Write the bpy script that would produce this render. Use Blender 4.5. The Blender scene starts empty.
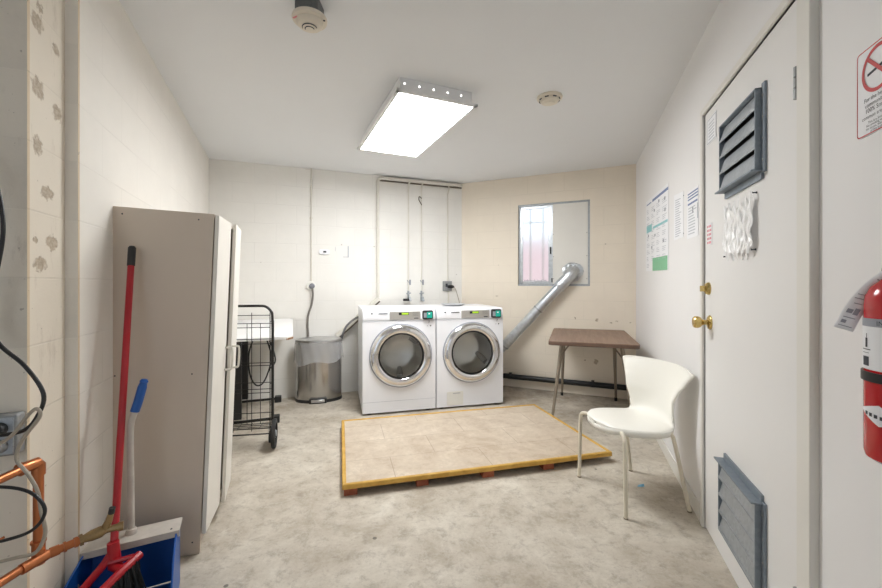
import bpy, bmesh, math, random
from mathutils import Vector, Matrix
random.seed(7)
PI = math.pi
C = bpy.context.scene.collection

# ------------------------------------------------------------------ materials
def node(nt, t, **kw):
    n = nt.nodes.new(t)
    for k, v in kw.items():
        if k in n.inputs: n.inputs[k].default_value = v
        else: setattr(n, k, v)
    return n
def base(name, col=(0.8,0.8,0.8), rough=0.5, metal=0.0, spec=0.5):
    m = bpy.data.materials.new(name); m.use_nodes = True
    nt = m.node_tree; b = nt.nodes['Principled BSDF']
    b.inputs['Base Color'].default_value = (*col, 1)
    b.inputs['Roughness'].default_value = rough
    b.inputs['Metallic'].default_value = metal
    b.inputs['Specular IOR Level'].default_value = spec
    return m, nt, b
def srgb(r, g, b):
    f = lambda c: (c/255/12.92) if c/255 <= .04045 else ((c/255+.055)/1.055)**2.4
    return (f(r), f(g), f(b))
def mixc(nt, fac, a, b, mode='MIX'):
    n = nt.nodes.new('ShaderNodeMix'); n.data_type = 'RGBA'; n.blend_type = mode
    for i, v in ((0, fac), (6, a), (7, b)):
        if hasattr(v, 'is_output') or isinstance(v, bpy.types.NodeSocket): nt.links.new(v, n.inputs[i])
        elif i == 0: n.inputs[0].default_value = v
        else: n.inputs[i].default_value = (*v, 1) if len(v) == 3 else v
    return n.outputs[2]
def mth(nt, op, a, b=None, clamp=False):
    n = nt.nodes.new('ShaderNodeMath'); n.operation = op; n.use_clamp = clamp
    for i, v in ((0, a), (1, b)):
        if v is None: continue
        if isinstance(v, bpy.types.NodeSocket): nt.links.new(v, n.inputs[i])
        else: n.inputs[i].default_value = v
    return n.outputs[0]
def coords(nt): return nt.nodes.new('ShaderNodeTexCoord').outputs['Object']
def noise(nt, vec, scale, detail=4, rough=.6, dist=0):
    n = node(nt, 'ShaderNodeTexNoise', Scale=scale, Detail=detail, Roughness=rough, Distortion=dist)
    nt.links.new(vec, n.inputs['Vector']); return n.outputs['Fac']
def ramp(nt, fac, p0, p1):
    n = nt.nodes.new('ShaderNodeMapRange'); n.inputs[1].default_value = p0; n.inputs[2].default_value = p1
    nt.links.new(fac, n.inputs[0]); return n.outputs[0]
def bump(nt, b, h, strength=.3, dist=.01):
    n = node(nt, 'ShaderNodeBump', Strength=strength, Distance=dist)
    nt.links.new(h, n.inputs['Height']); nt.links.new(n.outputs[0], b.inputs['Normal'])
def scaled(nt, vec, s):
    n = nt.nodes.new('ShaderNodeMapping'); n.inputs['Scale'].default_value = s
    nt.links.new(vec, n.inputs[0]); return n.outputs[0]
def plain(name, col, rough=.5, metal=0, nscale=30, var=.06, bmp=.05, spec=.5):
    """a solid colour with a faint procedural mottling"""
    m, nt, b = base(name, col, rough, metal, spec)
    v = coords(nt); f = noise(nt, v, nscale)
    dark = tuple(c*(1-var*2) for c in col)
    nt.links.new(mixc(nt, f, dark, col), b.inputs['Base Color'])
    if bmp: bump(nt, b, f, bmp, .003)
    return m

def block_wall(name, col, joint=.93, patches=None, grime=.0, jb=.5):
    """painted concrete block: courses .203 m high, blocks .406 long; local x along, z up"""
    m, nt, b = base(name, col, .62)
    v = coords(nt)
    sx = nt.nodes.new('ShaderNodeSeparateXYZ'); nt.links.new(v, sx.inputs[0])
    cb = nt.nodes.new('ShaderNodeCombineXYZ')
    nt.links.new(sx.outputs[0], cb.inputs[0]); nt.links.new(sx.outputs[2], cb.inputs[1])
    br = nt.nodes.new('ShaderNodeTexBrick')
    nt.links.new(cb.outputs[0], br.inputs['Vector'])
    br.inputs['Scale'].default_value = 1; br.inputs['Brick Width'].default_value = .406
    br.inputs['Row Height'].default_value = .203; br.inputs['Mortar Size'].default_value = .0035
    br.inputs['Mortar Smooth'].default_value = .6
    n1 = noise(nt, v, 3.2, 5, .65); n2 = noise(nt, v, 60, 4, .7)
    jf = mth(nt, 'MULTIPLY', br.outputs['Fac'], ramp(nt, n1, .38, .62), True)
    c = mixc(nt, ramp(nt, n1, .3, .75), tuple(x*.94 for x in col), col)
    c = mixc(nt, jf, c, tuple(x*joint for x in col))
    vo = node(nt, 'ShaderNodeTexVoronoi', Scale=9.0); nt.links.new(v, vo.inputs['Vector'])
    spot = mth(nt, 'MULTIPLY', mth(nt, 'LESS_THAN', vo.outputs['Distance'], .07), mth(nt, 'GREATER_THAN', noise(nt, v, 1.6), .58))
    c = mixc(nt, mth(nt, 'MULTIPLY', spot, .45), c, (.25, .2, .16))
    if grime:
        g = mth(nt, 'MULTIPLY', ramp(nt, noise(nt, scaled(nt, v, (4, 4, 1.2)), 2.2, 6, .75), .56, .76), grime)
        c = mixc(nt, g, c, (.34, .27, .19))
        sp = mth(nt, 'GREATER_THAN', noise(nt, v, 45, 3, .6), .70)
        c = mixc(nt, mth(nt, 'MULTIPLY', sp, .5), c, (.2, .15, .11))
    h = mth(nt, 'ADD', mth(nt, 'MULTIPLY', n2, .25), mth(nt, 'MULTIPLY', br.outputs['Fac'], -jb))
    if patches:
        # chipped mortar patches of their own shape, (x, z, half width, half height)
        dn = node(nt, 'ShaderNodeTexNoise', Scale=38.0, Detail=3.0); nt.links.new(v, dn.inputs['Vector'])
        xx = mth(nt, 'ADD', sx.outputs[0], mth(nt, 'MULTIPLY', mth(nt, 'SUBTRACT', dn.outputs['Fac'], .5), .05))
        zz = mth(nt, 'ADD', sx.outputs[2], mth(nt, 'MULTIPLY', mth(nt, 'SUBTRACT', noise(nt, v, 50), .5), .05))
        tot = None
        for (px, pz, rx, rz) in patches:
            dx = mth(nt, 'DIVIDE', mth(nt, 'SUBTRACT', xx, px), rx); dz = mth(nt, 'DIVIDE', mth(nt, 'SUBTRACT', zz, pz), rz)
            d = mth(nt, 'ADD', mth(nt, 'MULTIPLY', dx, dx), mth(nt, 'MULTIPLY', dz, dz))
            k = mth(nt, 'SUBTRACT', 1.0, ramp(nt, d, .6, 1.1), True)
            tot = k if tot is None else mth(nt, 'MAXIMUM', tot, k)
        pc = mixc(nt, ramp(nt, noise(nt, v, 70, 4, .7), .35, .65), srgb(128, 108, 84), srgb(186, 170, 146))
        c = mixc(nt, mth(nt, 'MULTIPLY', tot, .75), c, pc)
        h = mth(nt, 'SUBTRACT', h, mth(nt, 'MULTIPLY', tot, .8))
    nt.links.new(c, b.inputs['Base Color'])
    bump(nt, b, h, .35, .006)
    return m

def floor_mat():
    m, nt, b = base('concrete_floor', (.5, .47, .43), .72)
    v = coords(nt)
    a = noise(nt, v, 2.4, 10, .74, .2); f = noise(nt, v, 13, 8, .76, .2); g = noise(nt, v, 70, 3, .6)
    c = mixc(nt, ramp(nt, a, .36, .64), srgb(168, 157, 141), srgb(207, 200, 187))
    c = mixc(nt, mth(nt, 'MULTIPLY', ramp(nt, f, .50, .66), .6), c, srgb(140, 130, 117))
    c = mixc(nt, mth(nt, 'MULTIPLY', ramp(nt, noise(nt, v, 4.5, 6, .7, 1.2), .58, .7), .35), c, srgb(222, 217, 208))
    c = mixc(nt, mth(nt, 'MULTIPLY', ramp(nt, g, .55, .75), .25), c, srgb(120, 108, 94))
    # drips and spots
    vo = node(nt, 'ShaderNodeTexVoronoi', Scale=5.0); nt.links.new(v, vo.inputs['Vector'])
    s = mth(nt, 'MULTIPLY', mth(nt, 'LESS_THAN', vo.outputs['Distance'], .05), mth(nt, 'GREATER_THAN', noise(nt, v, 2.1), .5))
    c = mixc(nt, mth(nt, 'MULTIPLY', s, .7), c, (.06, .055, .05))
    # foot traffic dirt along the far walls
    sx = nt.nodes.new('ShaderNodeSeparateXYZ'); nt.links.new(v, sx.inputs[0])
    far = mth(nt, 'MULTIPLY', ramp(nt, sx.outputs[1], 3.0, 4.2), ramp(nt, sx.outputs[0], .3, .8), True)
    dirt = mth(nt, 'MULTIPLY', far, ramp(nt, noise(nt, v, 3, 7, .75), .40, .62))
    c = mixc(nt, mth(nt, 'MULTIPLY', dirt, .6), c, srgb(112, 98, 84))
    nt.links.new(c, b.inputs['Base Color'])
    nt.links.new(ramp(nt, a, .2, .9), b.inputs['Roughness'])
    b.inputs['Roughness'].default_value = .7
    r = nt.nodes.new('ShaderNodeMapRange'); nt.links.new(f, r.inputs[0]); r.inputs[3].default_value = .55; r.inputs[4].default_value = .85
    nt.links.new(r.outputs[0], b.inputs['Roughness'])
    bump(nt, b, mth(nt, 'ADD', f, mth(nt, 'MULTIPLY', g, .3)), .25, .006)
    return m

def tile_mat():
    m, nt, b = base('stone_vinyl', (.6, .52, .42), .55)
    v = coords(nt)
    br = nt.nodes.new('ShaderNodeTexBrick'); nt.links.new(v, br.inputs['Vector'])
    br.offset = .5
    br.inputs['Scale'].default_value = 1; br.inputs['Brick Width'].default_value = .61
    br.inputs['Row Height'].default_value = .305; br.inputs['Mortar Size'].default_value = .0022
    br.inputs['Color1'].default_value = (0, 0, 0, 1); br.inputs['Color2'].default_value = (1, 1, 1, 1)
    a = noise(nt, v, 5, 8, .78, .3); f = noise(nt, v, 22, 6, .75, .3)
    c = mixc(nt, ramp(nt, a, .38, .66), srgb(174, 156, 136), srgb(214, 201, 183))
    c = mixc(nt, mth(nt, 'MULTIPLY', mth(nt, 'MULTIPLY', ramp(nt, f, .45, .65), ramp(nt, a, .48, .6)), .55), c, srgb(146, 128, 110))
    c = mixc(nt, .18, c, mixc(nt, br.outputs['Color'], srgb(196, 181, 160), srgb(220, 209, 192)))
    c = mixc(nt, mth(nt, 'MULTIPLY', br.outputs['Fac'], .45), c, srgb(120, 98, 76))
    nt.links.new(c, b.inputs['Base Color'])
    bump(nt, b, mth(nt, 'SUBTRACT', f, br.outputs['Fac']), .15, .003)
    return m

def wood(name, c1, c2, rough=.4, sc=(1.5, 18, 18)):
    m, nt, b = base(name, c1, rough)
    v = scaled(nt, coords(nt), sc)
    f = noise(nt, v, 2.2, 6, .65, .6)
    nt.links.new(mixc(nt, ramp(nt, f, .3, .7), c1, c2), b.inputs['Base Color'])
    return m

def brushed(name, col, rough=.3, sc=(60, 60, 1.5), var=.12, metal=1):
    m, nt, b = base(name, col, rough, metal)
    f = noise(nt, scaled(nt, coords(nt), sc), 4, 3, .6)
    nt.links.new(mixc(nt, f, tuple(c*(1-var) for c in col), col), b.inputs['Base Color'])
    r = nt.nodes.new('ShaderNodeMapRange'); nt.links.new(f, r.inputs[0]); r.inputs[3].default_value = rough*.8; r.inputs[4].default_value = rough*1.3
    nt.links.new(r.outputs[0], b.inputs['Roughness'])
    return m

def galv(name, col=(.55, .58, .6), rough=.35, metal=.8, scale=90):
    m, nt, b = base(name, col, rough, metal)
    v = node(nt, 'ShaderNodeTexVoronoi', Scale=scale); nt.links.new(coords(nt), v.inputs['Vector'])
    sx = nt.nodes.new('ShaderNodeSeparateXYZ'); nt.links.new(v.outputs['Color'], sx.inputs[0])
    f = mth(nt, 'MULTIPLY', sx.outputs[0], noise(nt, coords(nt), 12))
    nt.links.new(mixc(nt, f, tuple(c*.86 for c in col), tuple(min(1, c*1.15) for c in col)), b.inputs['Base Color'])
    return m

def emit(name, col, s):
    m, nt, b = base(name, (.0, .0, .0), .6)
    b.inputs['Base Color'].default_value = (*[c*.8 for c in col], 1)
    b.inputs['Emission Color'].default_value = (*col, 1); b.inputs['Emission Strength'].default_value = s
    return m

def glassy(name, col, rough, alpha_mix=None, ior=1.45):
    m, nt, b = base(name, col, rough)
    b.inputs['Transmission Weight'].default_value = 1; b.inputs['IOR'].default_value = ior
    return m

M = {}
M['wall_white'] = block_wall('painted_block_white', srgb(236, 234, 229), joint=.88)
M['wall_left'] = block_wall('painted_block_left', srgb(235, 231, 224), joint=.88)
M['wall_cream'] = block_wall('painted_block_cream', srgb(234, 224, 208), joint=.88, patches=[(1.331, .827, .012, .008), (1.556, .814, .018, .018), (1.693, .787, .014, .008), (1.751, .811, .014, .009), (1.546, .363, .022, .03), (.45, 1.057, .016, .006), (1.875, .80, .014, .007), (1.434, .375, .012, .008)])
M['wall_plain'] = plain('painted_plaster', srgb(232, 231, 231), .6, nscale=2.5, var=.02, bmp=.08)
M['ceiling'] = plain('ceiling_plaster', srgb(226, 227, 228), .85, nscale=3, var=.015, bmp=.1)
M['floor'] = floor_mat()
M['door'] = plain('door_paint', srgb(230, 229, 228), .42, nscale=2, var=.02, bmp=.03)
M['trim'] = plain('trim_paint', srgb(226, 224, 218), .4, nscale=8, var=.03)
M['white_enamel'] = plain('white_enamel', srgb(238, 239, 243), .28, nscale=4, var=.015, bmp=0)
M['white_plastic'] = plain('white_plastic', srgb(235, 234, 228), .4, nscale=12, var=.03, bmp=.02)
M['chair_plastic'] = plain('cream_plastic', srgb(240, 238, 230), .38, nscale=6, var=.02, bmp=.02)
M['chair_leg'] = plain('cream_metal', srgb(222, 214, 196), .35, nscale=30, var=.05, bmp=0)
M['cabinet'] = plain('cabinet_laminate', srgb(206, 193, 178), .5, nscale=3, var=.03, bmp=.02)
M['cabinet_edge'] = plain('cabinet_edge', srgb(205, 196, 182), .5, nscale=6, var=.06)
M['cabinet_door'] = plain('cabinet_door', srgb(232, 228, 220), .45, nscale=3, var=.03, bmp=.02)
M['dark'] = plain('dark_void', (.012, .011, .01), .8, var=.1, bmp=0)
M['black'] = plain('black_plastic', (.018, .018, .019), .45, nscale=50, var=.15, bmp=.05)
M['black_metal'] = plain('black_metal', (.022, .021, .02), .35, nscale=60, var=.15, bmp=0, metal=.3)
M['rubber'] = plain('rubber', (.025, .025, .025), .75, nscale=60, var=.2)
M['chrome'] = brushed('chrome', (.82, .82, .83), .09, (3, 3, 3), .04)
M['steel'] = brushed('brushed_steel', (.50, .49, .48), .2, (220, 220, 1), .05)
M['steel_lid'] = brushed('steel_lid', (.6, .6, .6), .3, (2, 50, 2))
M['fascia'] = brushed('control_fascia', srgb(178, 174, 168), .4, (80, 2, 80), .06, .3)
M['galv'] = galv('galvanised', (.42, .45, .48), .45, .55)
M['duct'] = galv('duct_metal', (.62, .66, .70), .3, .8, 40)
M['foil'] = plain('foil_tape', (.72, .75, .78), .38, .85, nscale=45, var=.2, bmp=.9)
M['copper'] = brushed('copper', srgb(196, 124, 84), .34, (8, 8, 8), .14)
M['brass'] = brushed('brass', srgb(214, 188, 122), .25, (10, 10, 10), .2)
M['old_brass'] = brushed('tarnished_brass', srgb(170, 146, 108), .38, (50, 50, 50), .4)
M['red'] = plain('red_plastic', srgb(172, 24, 36), .35, nscale=10, var=.08)
M['ext_red'] = plain('red_enamel', srgb(190, 18, 28), .18, nscale=10, var=.03, bmp=0)
M['blue'] = plain('blue_plastic', srgb(16, 84, 164), .38, nscale=8, var=.12)
M['dirty_white'] = plain('dusty_white_plastic', srgb(214, 206, 196), .55, nscale=14, var=.25)
M['conduit'] = plain('painted_conduit', srgb(226, 222, 212), .5, nscale=20, var=.08)
M['conduit_dark'] = plain('shade_and_hook_brown', srgb(120, 108, 94), .6, nscale=30, var=.3)  # brown of the painted shade strips by the conduit, and of the pipe hook
M['grey_box'] = galv('grey_box', (.33, .34, .34), .5, .4, 60)
M['dark_galv'] = galv('dark_galvanised', (.16, .17, .17), .5, .5, 60)
M['leak'] = emit('light_leak', (1.0, .98, .95), 2.5)
M['vent_galv'] = galv('weathered_galvanised', (.25, .29, .33), .5, .45, 60)
M['paper'] = plain('paper', srgb(238, 239, 242), .7, nscale=20, var=.02, bmp=.02)
M['ink'] = plain('ink', (.04, .045, .06), .7, nscale=30, var=.2, bmp=0)
M['ink_grey'] = plain('ink_grey', srgb(160, 163, 172), .7, nscale=30, var=.1, bmp=0)
M['ink_pale'] = plain('ink_pale', srgb(196, 199, 206), .7, nscale=30, var=.1, bmp=0)
M['ink_navy'] = plain('ink_navy', srgb(120, 136, 176), .7, nscale=30, var=.1, bmp=0)
M['ink_teal'] = plain('ink_teal', srgb(150, 210, 214), .7, nscale=30, var=.1, bmp=0)
M['ink_green'] = plain('ink_green', srgb(136, 196, 156), .7, nscale=30, var=.1, bmp=0)
M['ink_red'] = plain('ink_red', srgb(200, 62, 62), .6, nscale=30, var=.1, bmp=0)
M['ink_pink'] = plain('ink_pink', srgb(226, 140, 146), .6, nscale=30, var=.1, bmp=0)
M['table_brown'] = wood('walnut_laminate', srgb(118, 92, 76), srgb(148, 122, 104), .45, (14, 1.2, 14))
M['table_edge'] = plain('brown_edge', srgb(104, 80, 66), .45)
M['table_leg'] = plain('taupe_metal', srgb(150, 138, 122), .4, nscale=40, var=.12, metal=.4)
M['yellow'] = wood('yellow_trim', srgb(186, 142, 54), srgb(214, 172, 84), .5, (6, 6, 6))
M['redwood'] = wood('redwood', srgb(128, 62, 40), srgb(170, 98, 66), .7, (6, 6, 6))
M['plywood'] = wood('plywood', srgb(150, 118, 84), srgb(176, 146, 108), .7, (6, 6, 6))
M['tile'] = tile_mat()
M['detector'] = plain('aged_ivory_plastic', srgb(222, 214, 198), .45, nscale=20, var=.05, bmp=0)
M['teal'] = plain('teal_label', srgb(0, 158, 138), .4, nscale=20, var=.05, bmp=0)
M['lcd'] = emit('green_display', srgb(150, 190, 40), .6)
M['teal_lit'] = emit('teal_screen', srgb(20, 170, 150), .25)
M['drum'] = brushed('drum_steel', (.8, .8, .78), .35, (20, 20, 20), .15)
M['bowl'] = None
M['grey_cable'] = plain('grey_cable', srgb(176, 166, 150), .5, nscale=30, var=.1, bmp=0)
M['bristle'] = plain('bristles', (.022, .028, .028), .7, nscale=120, var=.4)
M['brick_far'] = block_wall('far_brick', srgb(226, 190, 184))
M['light'] = emit('diffuser_light', (.975, .985, .985), 23)
M['light_body'] = plain('fixture_enamel', srgb(232, 232, 232), .35, nscale=6, var=.02, bmp=0)
M['desk_white'] = plain('white_laminate', srgb(236, 236, 236), .35, nscale=4, var=.02, bmp=0)
M['chip'] = plain('chipboard', srgb(168, 128, 92), .8, nscale=80, var=.2)
M['amber'] = plain('amber_seam', srgb(120, 84, 52), .7)
M['plate_grey'] = plain('grey_dish', srgb(196, 198, 200), .4, nscale=10, var=.05, bmp=0)
g = glassy('door_glass', (.88, .88, .87), .02); M['bowl'] = g
def patterned_glass():
    m, nt, b = base('patterned_glass', (.92, .95, .97), .32)
    b.inputs['Transmission Weight'].default_value = 1; b.inputs['IOR'].default_value = 1.3
    f = noise(nt, coords(nt), 90, 3, .5); bump(nt, b, f, .35, .004); return m
M['patterned'] = patterned_glass()
def clear_film(name, col, alpha):
    m, nt, b = base(name, col, .18)
    b.inputs['Alpha'].default_value = alpha
    f = noise(nt, coords(nt), 26, 4, .6, 1.5); bump(nt, b, f, .35, .01); return m
M['bag'] = clear_film('bin_liner_film', (.9, .91, .93), .28)
M['film'] = clear_film('taped_film', (1, 1, 1), .9)

# ------------------------------------------------------------------ geometry helpers
def NB(): return bmesh.new()
def obj(name, bm, mat, parent=None, bev=0, smooth=True, loc=None, seg=2, ang=35):
    bmesh.ops.recalc_face_normals(bm, faces=bm.faces)
    me = bpy.data.meshes.new(name); bm.to_mesh(me); bm.free()
    mats = mat if isinstance(mat, (list, tuple)) else [mat]
    for m_ in mats: me.materials.append(m_)
    if smooth:
        me.shade_smooth(); me.set_sharp_from_angle(angle=math.radians(ang))
    o = bpy.data.objects.new(name, me); C.objects.link(o)
    if parent: o.parent = parent
    if loc: o.location = loc
    if bev:
        b = o.modifiers.new('bevel', 'BEVEL'); b.width = bev; b.segments = seg; b.limit_method = 'ANGLE'; b.angle_limit = math.radians(40)
    return o
def tag(o, label, cat, group=None, kind=None):
    o['label'] = label; o['category'] = cat
    if group: o['group'] = group
    if kind: o['kind'] = kind
    return o
def thing(name, label, cat, loc=(0, 0, 0), rotz=0, group=None):
    o = bpy.data.objects.new(name, None); C.objects.link(o); o.empty_display_size = .1
    o.location = loc; o.rotation_euler = (0, 0, rotz)
    return tag(o, label, cat, group)
def struct(name, bm, mat, parent=None, **k):
    o = obj(name, bm, mat, parent, **k)
    if not parent: o['kind'] = 'structure'
    return o
def setmi(faces, mi):
    for f in faces: f.material_index = mi
def box(bm, a, b, M_=None, mi=0):
    """box between two corners"""
    x0, y0, z0 = a; x1, y1, z1 = b
    vs = [bm.verts.new(Vector(p) if M_ is None else M_ @ Vector(p)) for p in
          ((x0,y0,z0),(x1,y0,z0),(x1,y1,z0),(x0,y1,z0),(x0,y0,z1),(x1,y0,z1),(x1,y1,z1),(x0,y1,z1))]
    fs = [bm.faces.new([vs[i] for i in q]) for q in ((0,3,2,1),(4,5,6,7),(0,1,5,4),(1,2,6,5),(2,3,7,6),(3,0,4,7))]
    setmi(fs, mi); return vs
def prism(bm, pts, z0, z1, M_=None, mi=0):
    """extruded outline in local xy"""
    n = len(pts); T = (lambda p: Vector(p)) if M_ is None else (lambda p: M_ @ Vector(p))
    lo = [bm.verts.new(T((x, y, z0))) for x, y in pts]; hi = [bm.verts.new(T((x, y, z1))) for x, y in pts]
    fs = [bm.faces.new(lo[::-1]), bm.faces.new(hi)]
    for i in range(n): fs.append(bm.faces.new((lo[i], lo[(i+1) % n], hi[(i+1) % n], hi[i])))
    setmi(fs, mi)
def rrect(x0, y0, x1, y1, r, n=5):
    out = []
    for cx, cy, a in ((x1-r, y1-r, 0), (x0+r, y1-r, 90), (x0+r, y0+r, 180), (x1-r, y0+r, 270)):
        for k in range(n+1):
            t = math.radians(a+90*k/n); out.append((cx+r*math.cos(t), cy+r*math.sin(t)))
    return out
def circ(r, n=32, cx=0, cy=0): return [(cx+r*math.cos(2*PI*k/n), cy+r*math.sin(2*PI*k/n)) for k in range(n)]
def lathe(bm, prof, n=32, M_=None, mi=0, sy=1.0):
    T = (lambda p: Vector(p)) if M_ is None else (lambda p: M_ @ Vector(p))
    rings = []
    for r, z in prof:
        if r < 1e-6: rings.append([bm.verts.new(T((0, 0, z)))])
        else: rings.append([bm.verts.new(T((r*math.cos(2*PI*k/n), sy*r*math.sin(2*PI*k/n), z))) for k in range(n)])
    fs = []
    for a, b in zip(rings, rings[1:]):
        for k in range(n):
            k2 = (k+1) % n
            if len(a) == 1 and len(b) == 1: continue
            if len(a) == 1: fs.append(bm.faces.new((a[0], b[k], b[k2])))
            elif len(b) == 1: fs.append(bm.faces.new((a[k], b[0], a[k2])))
            else: fs.append(bm.faces.new((a[k], b[k], b[k2], a[k2])))
    for ring, f in ((rings[0], 0), (rings[-1], 1)):
        if len(ring) > 2: fs.append(bm.faces.new(ring if f else ring[::-1]))
    setmi(fs, mi)
def tube(bm, pts, r, n=10, cap=True, mi=0, closed=False):
    pts = [Vector(p) for p in pts]; N = len(pts)
    rr = r if isinstance(r, (list, tuple)) else [r]*N
    rings = []; up = None
    for i, p in enumerate(pts):
        if closed: t = (pts[(i+1) % N]-pts[i-1])
        else: t = pts[min(i+1, N-1)]-pts[max(i-1, 0)]
        t.normalize()
        if up is None:
            up = Vector((0, 0, 1)) if abs(t.z) < .9 else Vector((1, 0, 0))
        side = t.cross(up).normalized(); up = side.cross(t).normalized()
        rings.append([bm.verts.new(p+(side*math.cos(2*PI*k/n)+up*math.sin(2*PI*k/n))*rr[i]) for k in range(n)])
    fs = []
    L = list(zip(rings, rings[1:])) + ([(rings[-1], rings[0])] if closed else [])
    for a, b in L:
        for k in range(n): fs.append(bm.faces.new((a[k], a[(k+1) % n], b[(k+1) % n], b[k])))
    if cap and not closed: fs += [bm.faces.new(rings[0][::-1]), bm.faces.new(rings[-1])]
    setmi(fs, mi)
def spline(P, k=6):
    P = [Vector(p) for p in P]; Q = [P[0]*2-P[1]]+P+[P[-1]*2-P[-2]]; out = []
    for i in range(1, len(Q)-2):
        a, b, c, d = Q[i-1:i+3]
        for j in range(k):
            t = j/k
            out.append(.5*((2*b)+(c-a)*t+(2*a-5*b+4*c-d)*t*t+(3*b-a-3*c+d)*t**3))
    out.append(P[-1]); return out
def align(p, d):
    """matrix taking local z to direction d at p"""
    return Matrix.Translation(Vector(p)) @ Vector(d).normalized().to_track_quat('Z', 'Y').to_matrix().to_4x4()
def grid(bm, nu, nv, f, mi=0):
    V = [[bm.verts.new(Vector(f(i/nu, j/nv))) for i in range(nu+1)] for j in range(nv+1)]
    for j in range(nv):
        for i in range(nu):
            fc = bm.faces.new((V[j][i], V[j][i+1], V[j+1][i+1], V[j+1][i])); fc.material_index = mi
def text_bm(bm, s, size, fn, align_x='LEFT', mi=0, bold=0):
    """letters as real mesh; fn maps the flat (x, y) of the lettering to a 3-D point"""
    cu = bpy.data.curves.new('lettering', 'FONT'); cu.body = s; cu.size = size; cu.align_x = align_x
    cu.resolution_u = 2; cu.offset = bold
    to = bpy.data.objects.new('lettering', cu); C.objects.link(to)
    dg = bpy.context.evaluated_depsgraph_get(); me = bpy.data.meshes.new_from_object(to.evaluated_get(dg))
    vs = [bm.verts.new(Vector(fn(v.co.x, v.co.y))) for v in me.vertices]
    for p in me.polygons:
        try: fc = bm.faces.new([vs[i] for i in p.vertices]); fc.material_index = mi
        except ValueError: pass
    bpy.data.objects.remove(to); bpy.data.curves.remove(cu); bpy.data.meshes.remove(me)

# ------------------------------------------------------------------ room layout (metres; camera stands at the origin, looking along +y)
ZC = 2.44
CL, CM, CR = Vector((-2.294, 3.876)), Vector((.256, 4.846)), Vector((2.015, 4.05))
PE = Vector((-1.264, 1.365))            # end of the left block wall
P1 = Vector((-1.297, 1.352)); P2 = Vector((-1.214, 1.150)); P3 = Vector((-2.43, .69)); P4 = Vector((-1.48, -1.62)); P5 = Vector((.324, -.934))
def frame(a, b):
    d = (b-a).normalized(); return a, math.atan2(d.y, d.x), (b-a).length
WALLS = {'A': frame(CL, CM), 'B': frame(CM, CR), 'R': frame(CR, P5), 'L': frame(PE, CL)}
def wp(w, s, off, z):
    a, ang, L = WALLS[w]; d = Vector((math.cos(ang), math.sin(ang))); n = Vector((d.y, -d.x))
    p = a+d*s+n*off; return (p.x, p.y, z)
def wall(name, a, b, mat, holes=(), th=.15, ext0=0, ext1=0):
    """a slab whose room face runs from a to b; local x along it, local -y into the room"""
    o, ang, L = frame(a, b); bm = NB()
    if not holes: box(bm, (-ext0, 0, 0), (L+ext1, th, ZC))
    else:
        (x0, x1, z0, z1) = holes[0]
        box(bm, (-ext0, 0, 0), (x0, th, ZC)); box(bm, (x1, 0, 0), (L+ext1, th, ZC))
        box(bm, (x0, 0, z1), (x1, th, ZC))
        if z0 > 0: box(bm, (x0, 0, 0), (x1, th, z0))
    w = struct(name, bm, mat, smooth=False); w.location = (o.x, o.y, 0); w.rotation_euler = (0, 0, ang); return w
pier_patches = []
def pier_sz(px, py):       # where a mark on the narrow pier face sits, along it and up
    k = (px-441)/392; d = (P1-P2); t = (P2.x-k*P2.y)/(k*d.y-d.x); p = P2+d*t
    return t*d.length, 1.2+(284-py)/392*p.y
for px, py, rx, rz in ((37, 22, .022, .03), (56, 50, .016, .02), (38, 88, .024, .035), (57, 113, .02, .03), (38, 146, .018, .03),
                       (47, 193, .028, .024), (52, 243, .028, .026), (40, 264, .026, .024), (36, 240, .008, .01), (40, 8, .014, .014)):
    s, z = pier_sz(px, py); pier_patches.append((s, z, rx*1.5, rz*.95))
M['pier'] = block_wall('chipped_pier_paint', srgb(228, 219, 204), joint=.85, patches=pier_patches, grime=.6)
M['wall_shaded'] = block_wall('shaded_block_paint', srgb(214, 194, 164), joint=.8, grime=.35)  # base browned to put shade into the camera-facing faces; grime is dirt
wall('wall_back_left', CL, CM, M['wall_white'], ext0=.15, ext1=.05)
WIN = (.701, 1.485, 1.178, 2.116)
wall('wall_back_right', CM, CR, M['wall_cream'], holes=[WIN], ext0=.05, ext1=.15)
DR = (2.236, 3.128, 0, 2.03)
wall('wall_right', CR, P5, M['wall_plain'], holes=[DR], ext0=.15, ext1=.15)
wall('wall_left', PE, CL, M['wall_left'], ext1=.15)
wall('wall_pier_step', P1, PE, M['wall_shaded'], th=.012)
wall('wall_pier', P2, P1, M['pier'], ext1=.0)
wall('wall_left_end', P3, P2, M['wall_shaded'], th=.012, ext0=.02)
wall('wall_left_front', P4, P3, M['wall_plain'], ext0=.15)
wall('wall_front', P5, P4, M['wall_plain'], holes=[(.35, 1.45, 0, 2.1)], ext0=.15)
outline = [(-2.6, 4.0), (.256, 5.05), (2.2, 4.2), (.55, -1.2), (-1.6, -1.85), (-2.65, .7)]
bm = NB(); prism(bm, [(-3, -2.6), (2.6, -2.6), (2.6, 5.2), (-3, 5.2)], -.1, 0); struct('floor', bm, M['floor'], smooth=False)
bm = NB(); prism(bm, outline[::-1], ZC, ZC+.1); struct('ceiling', bm, M['ceiling'], smooth=False)

def wroot(name, label, cat, w, s, off, z, kind=None, group=None):
    o = thing(name, label, cat, wp(w, s, off, z), WALLS[w][1], group)
    if kind:
        o['kind'] = kind
        if kind == 'structure':
            del o['label']; del o['category']
    return o
# baseboard along the right wall
bm = NB(); box(bm, (.03, -.008, 0), (2.19, 0, .085)); o = struct('baseboard_right', bm, M['trim'], bev=.002)
o.location = (*CR, 0); o.rotation_euler = (0, 0, WALLS['R'][1])

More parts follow.
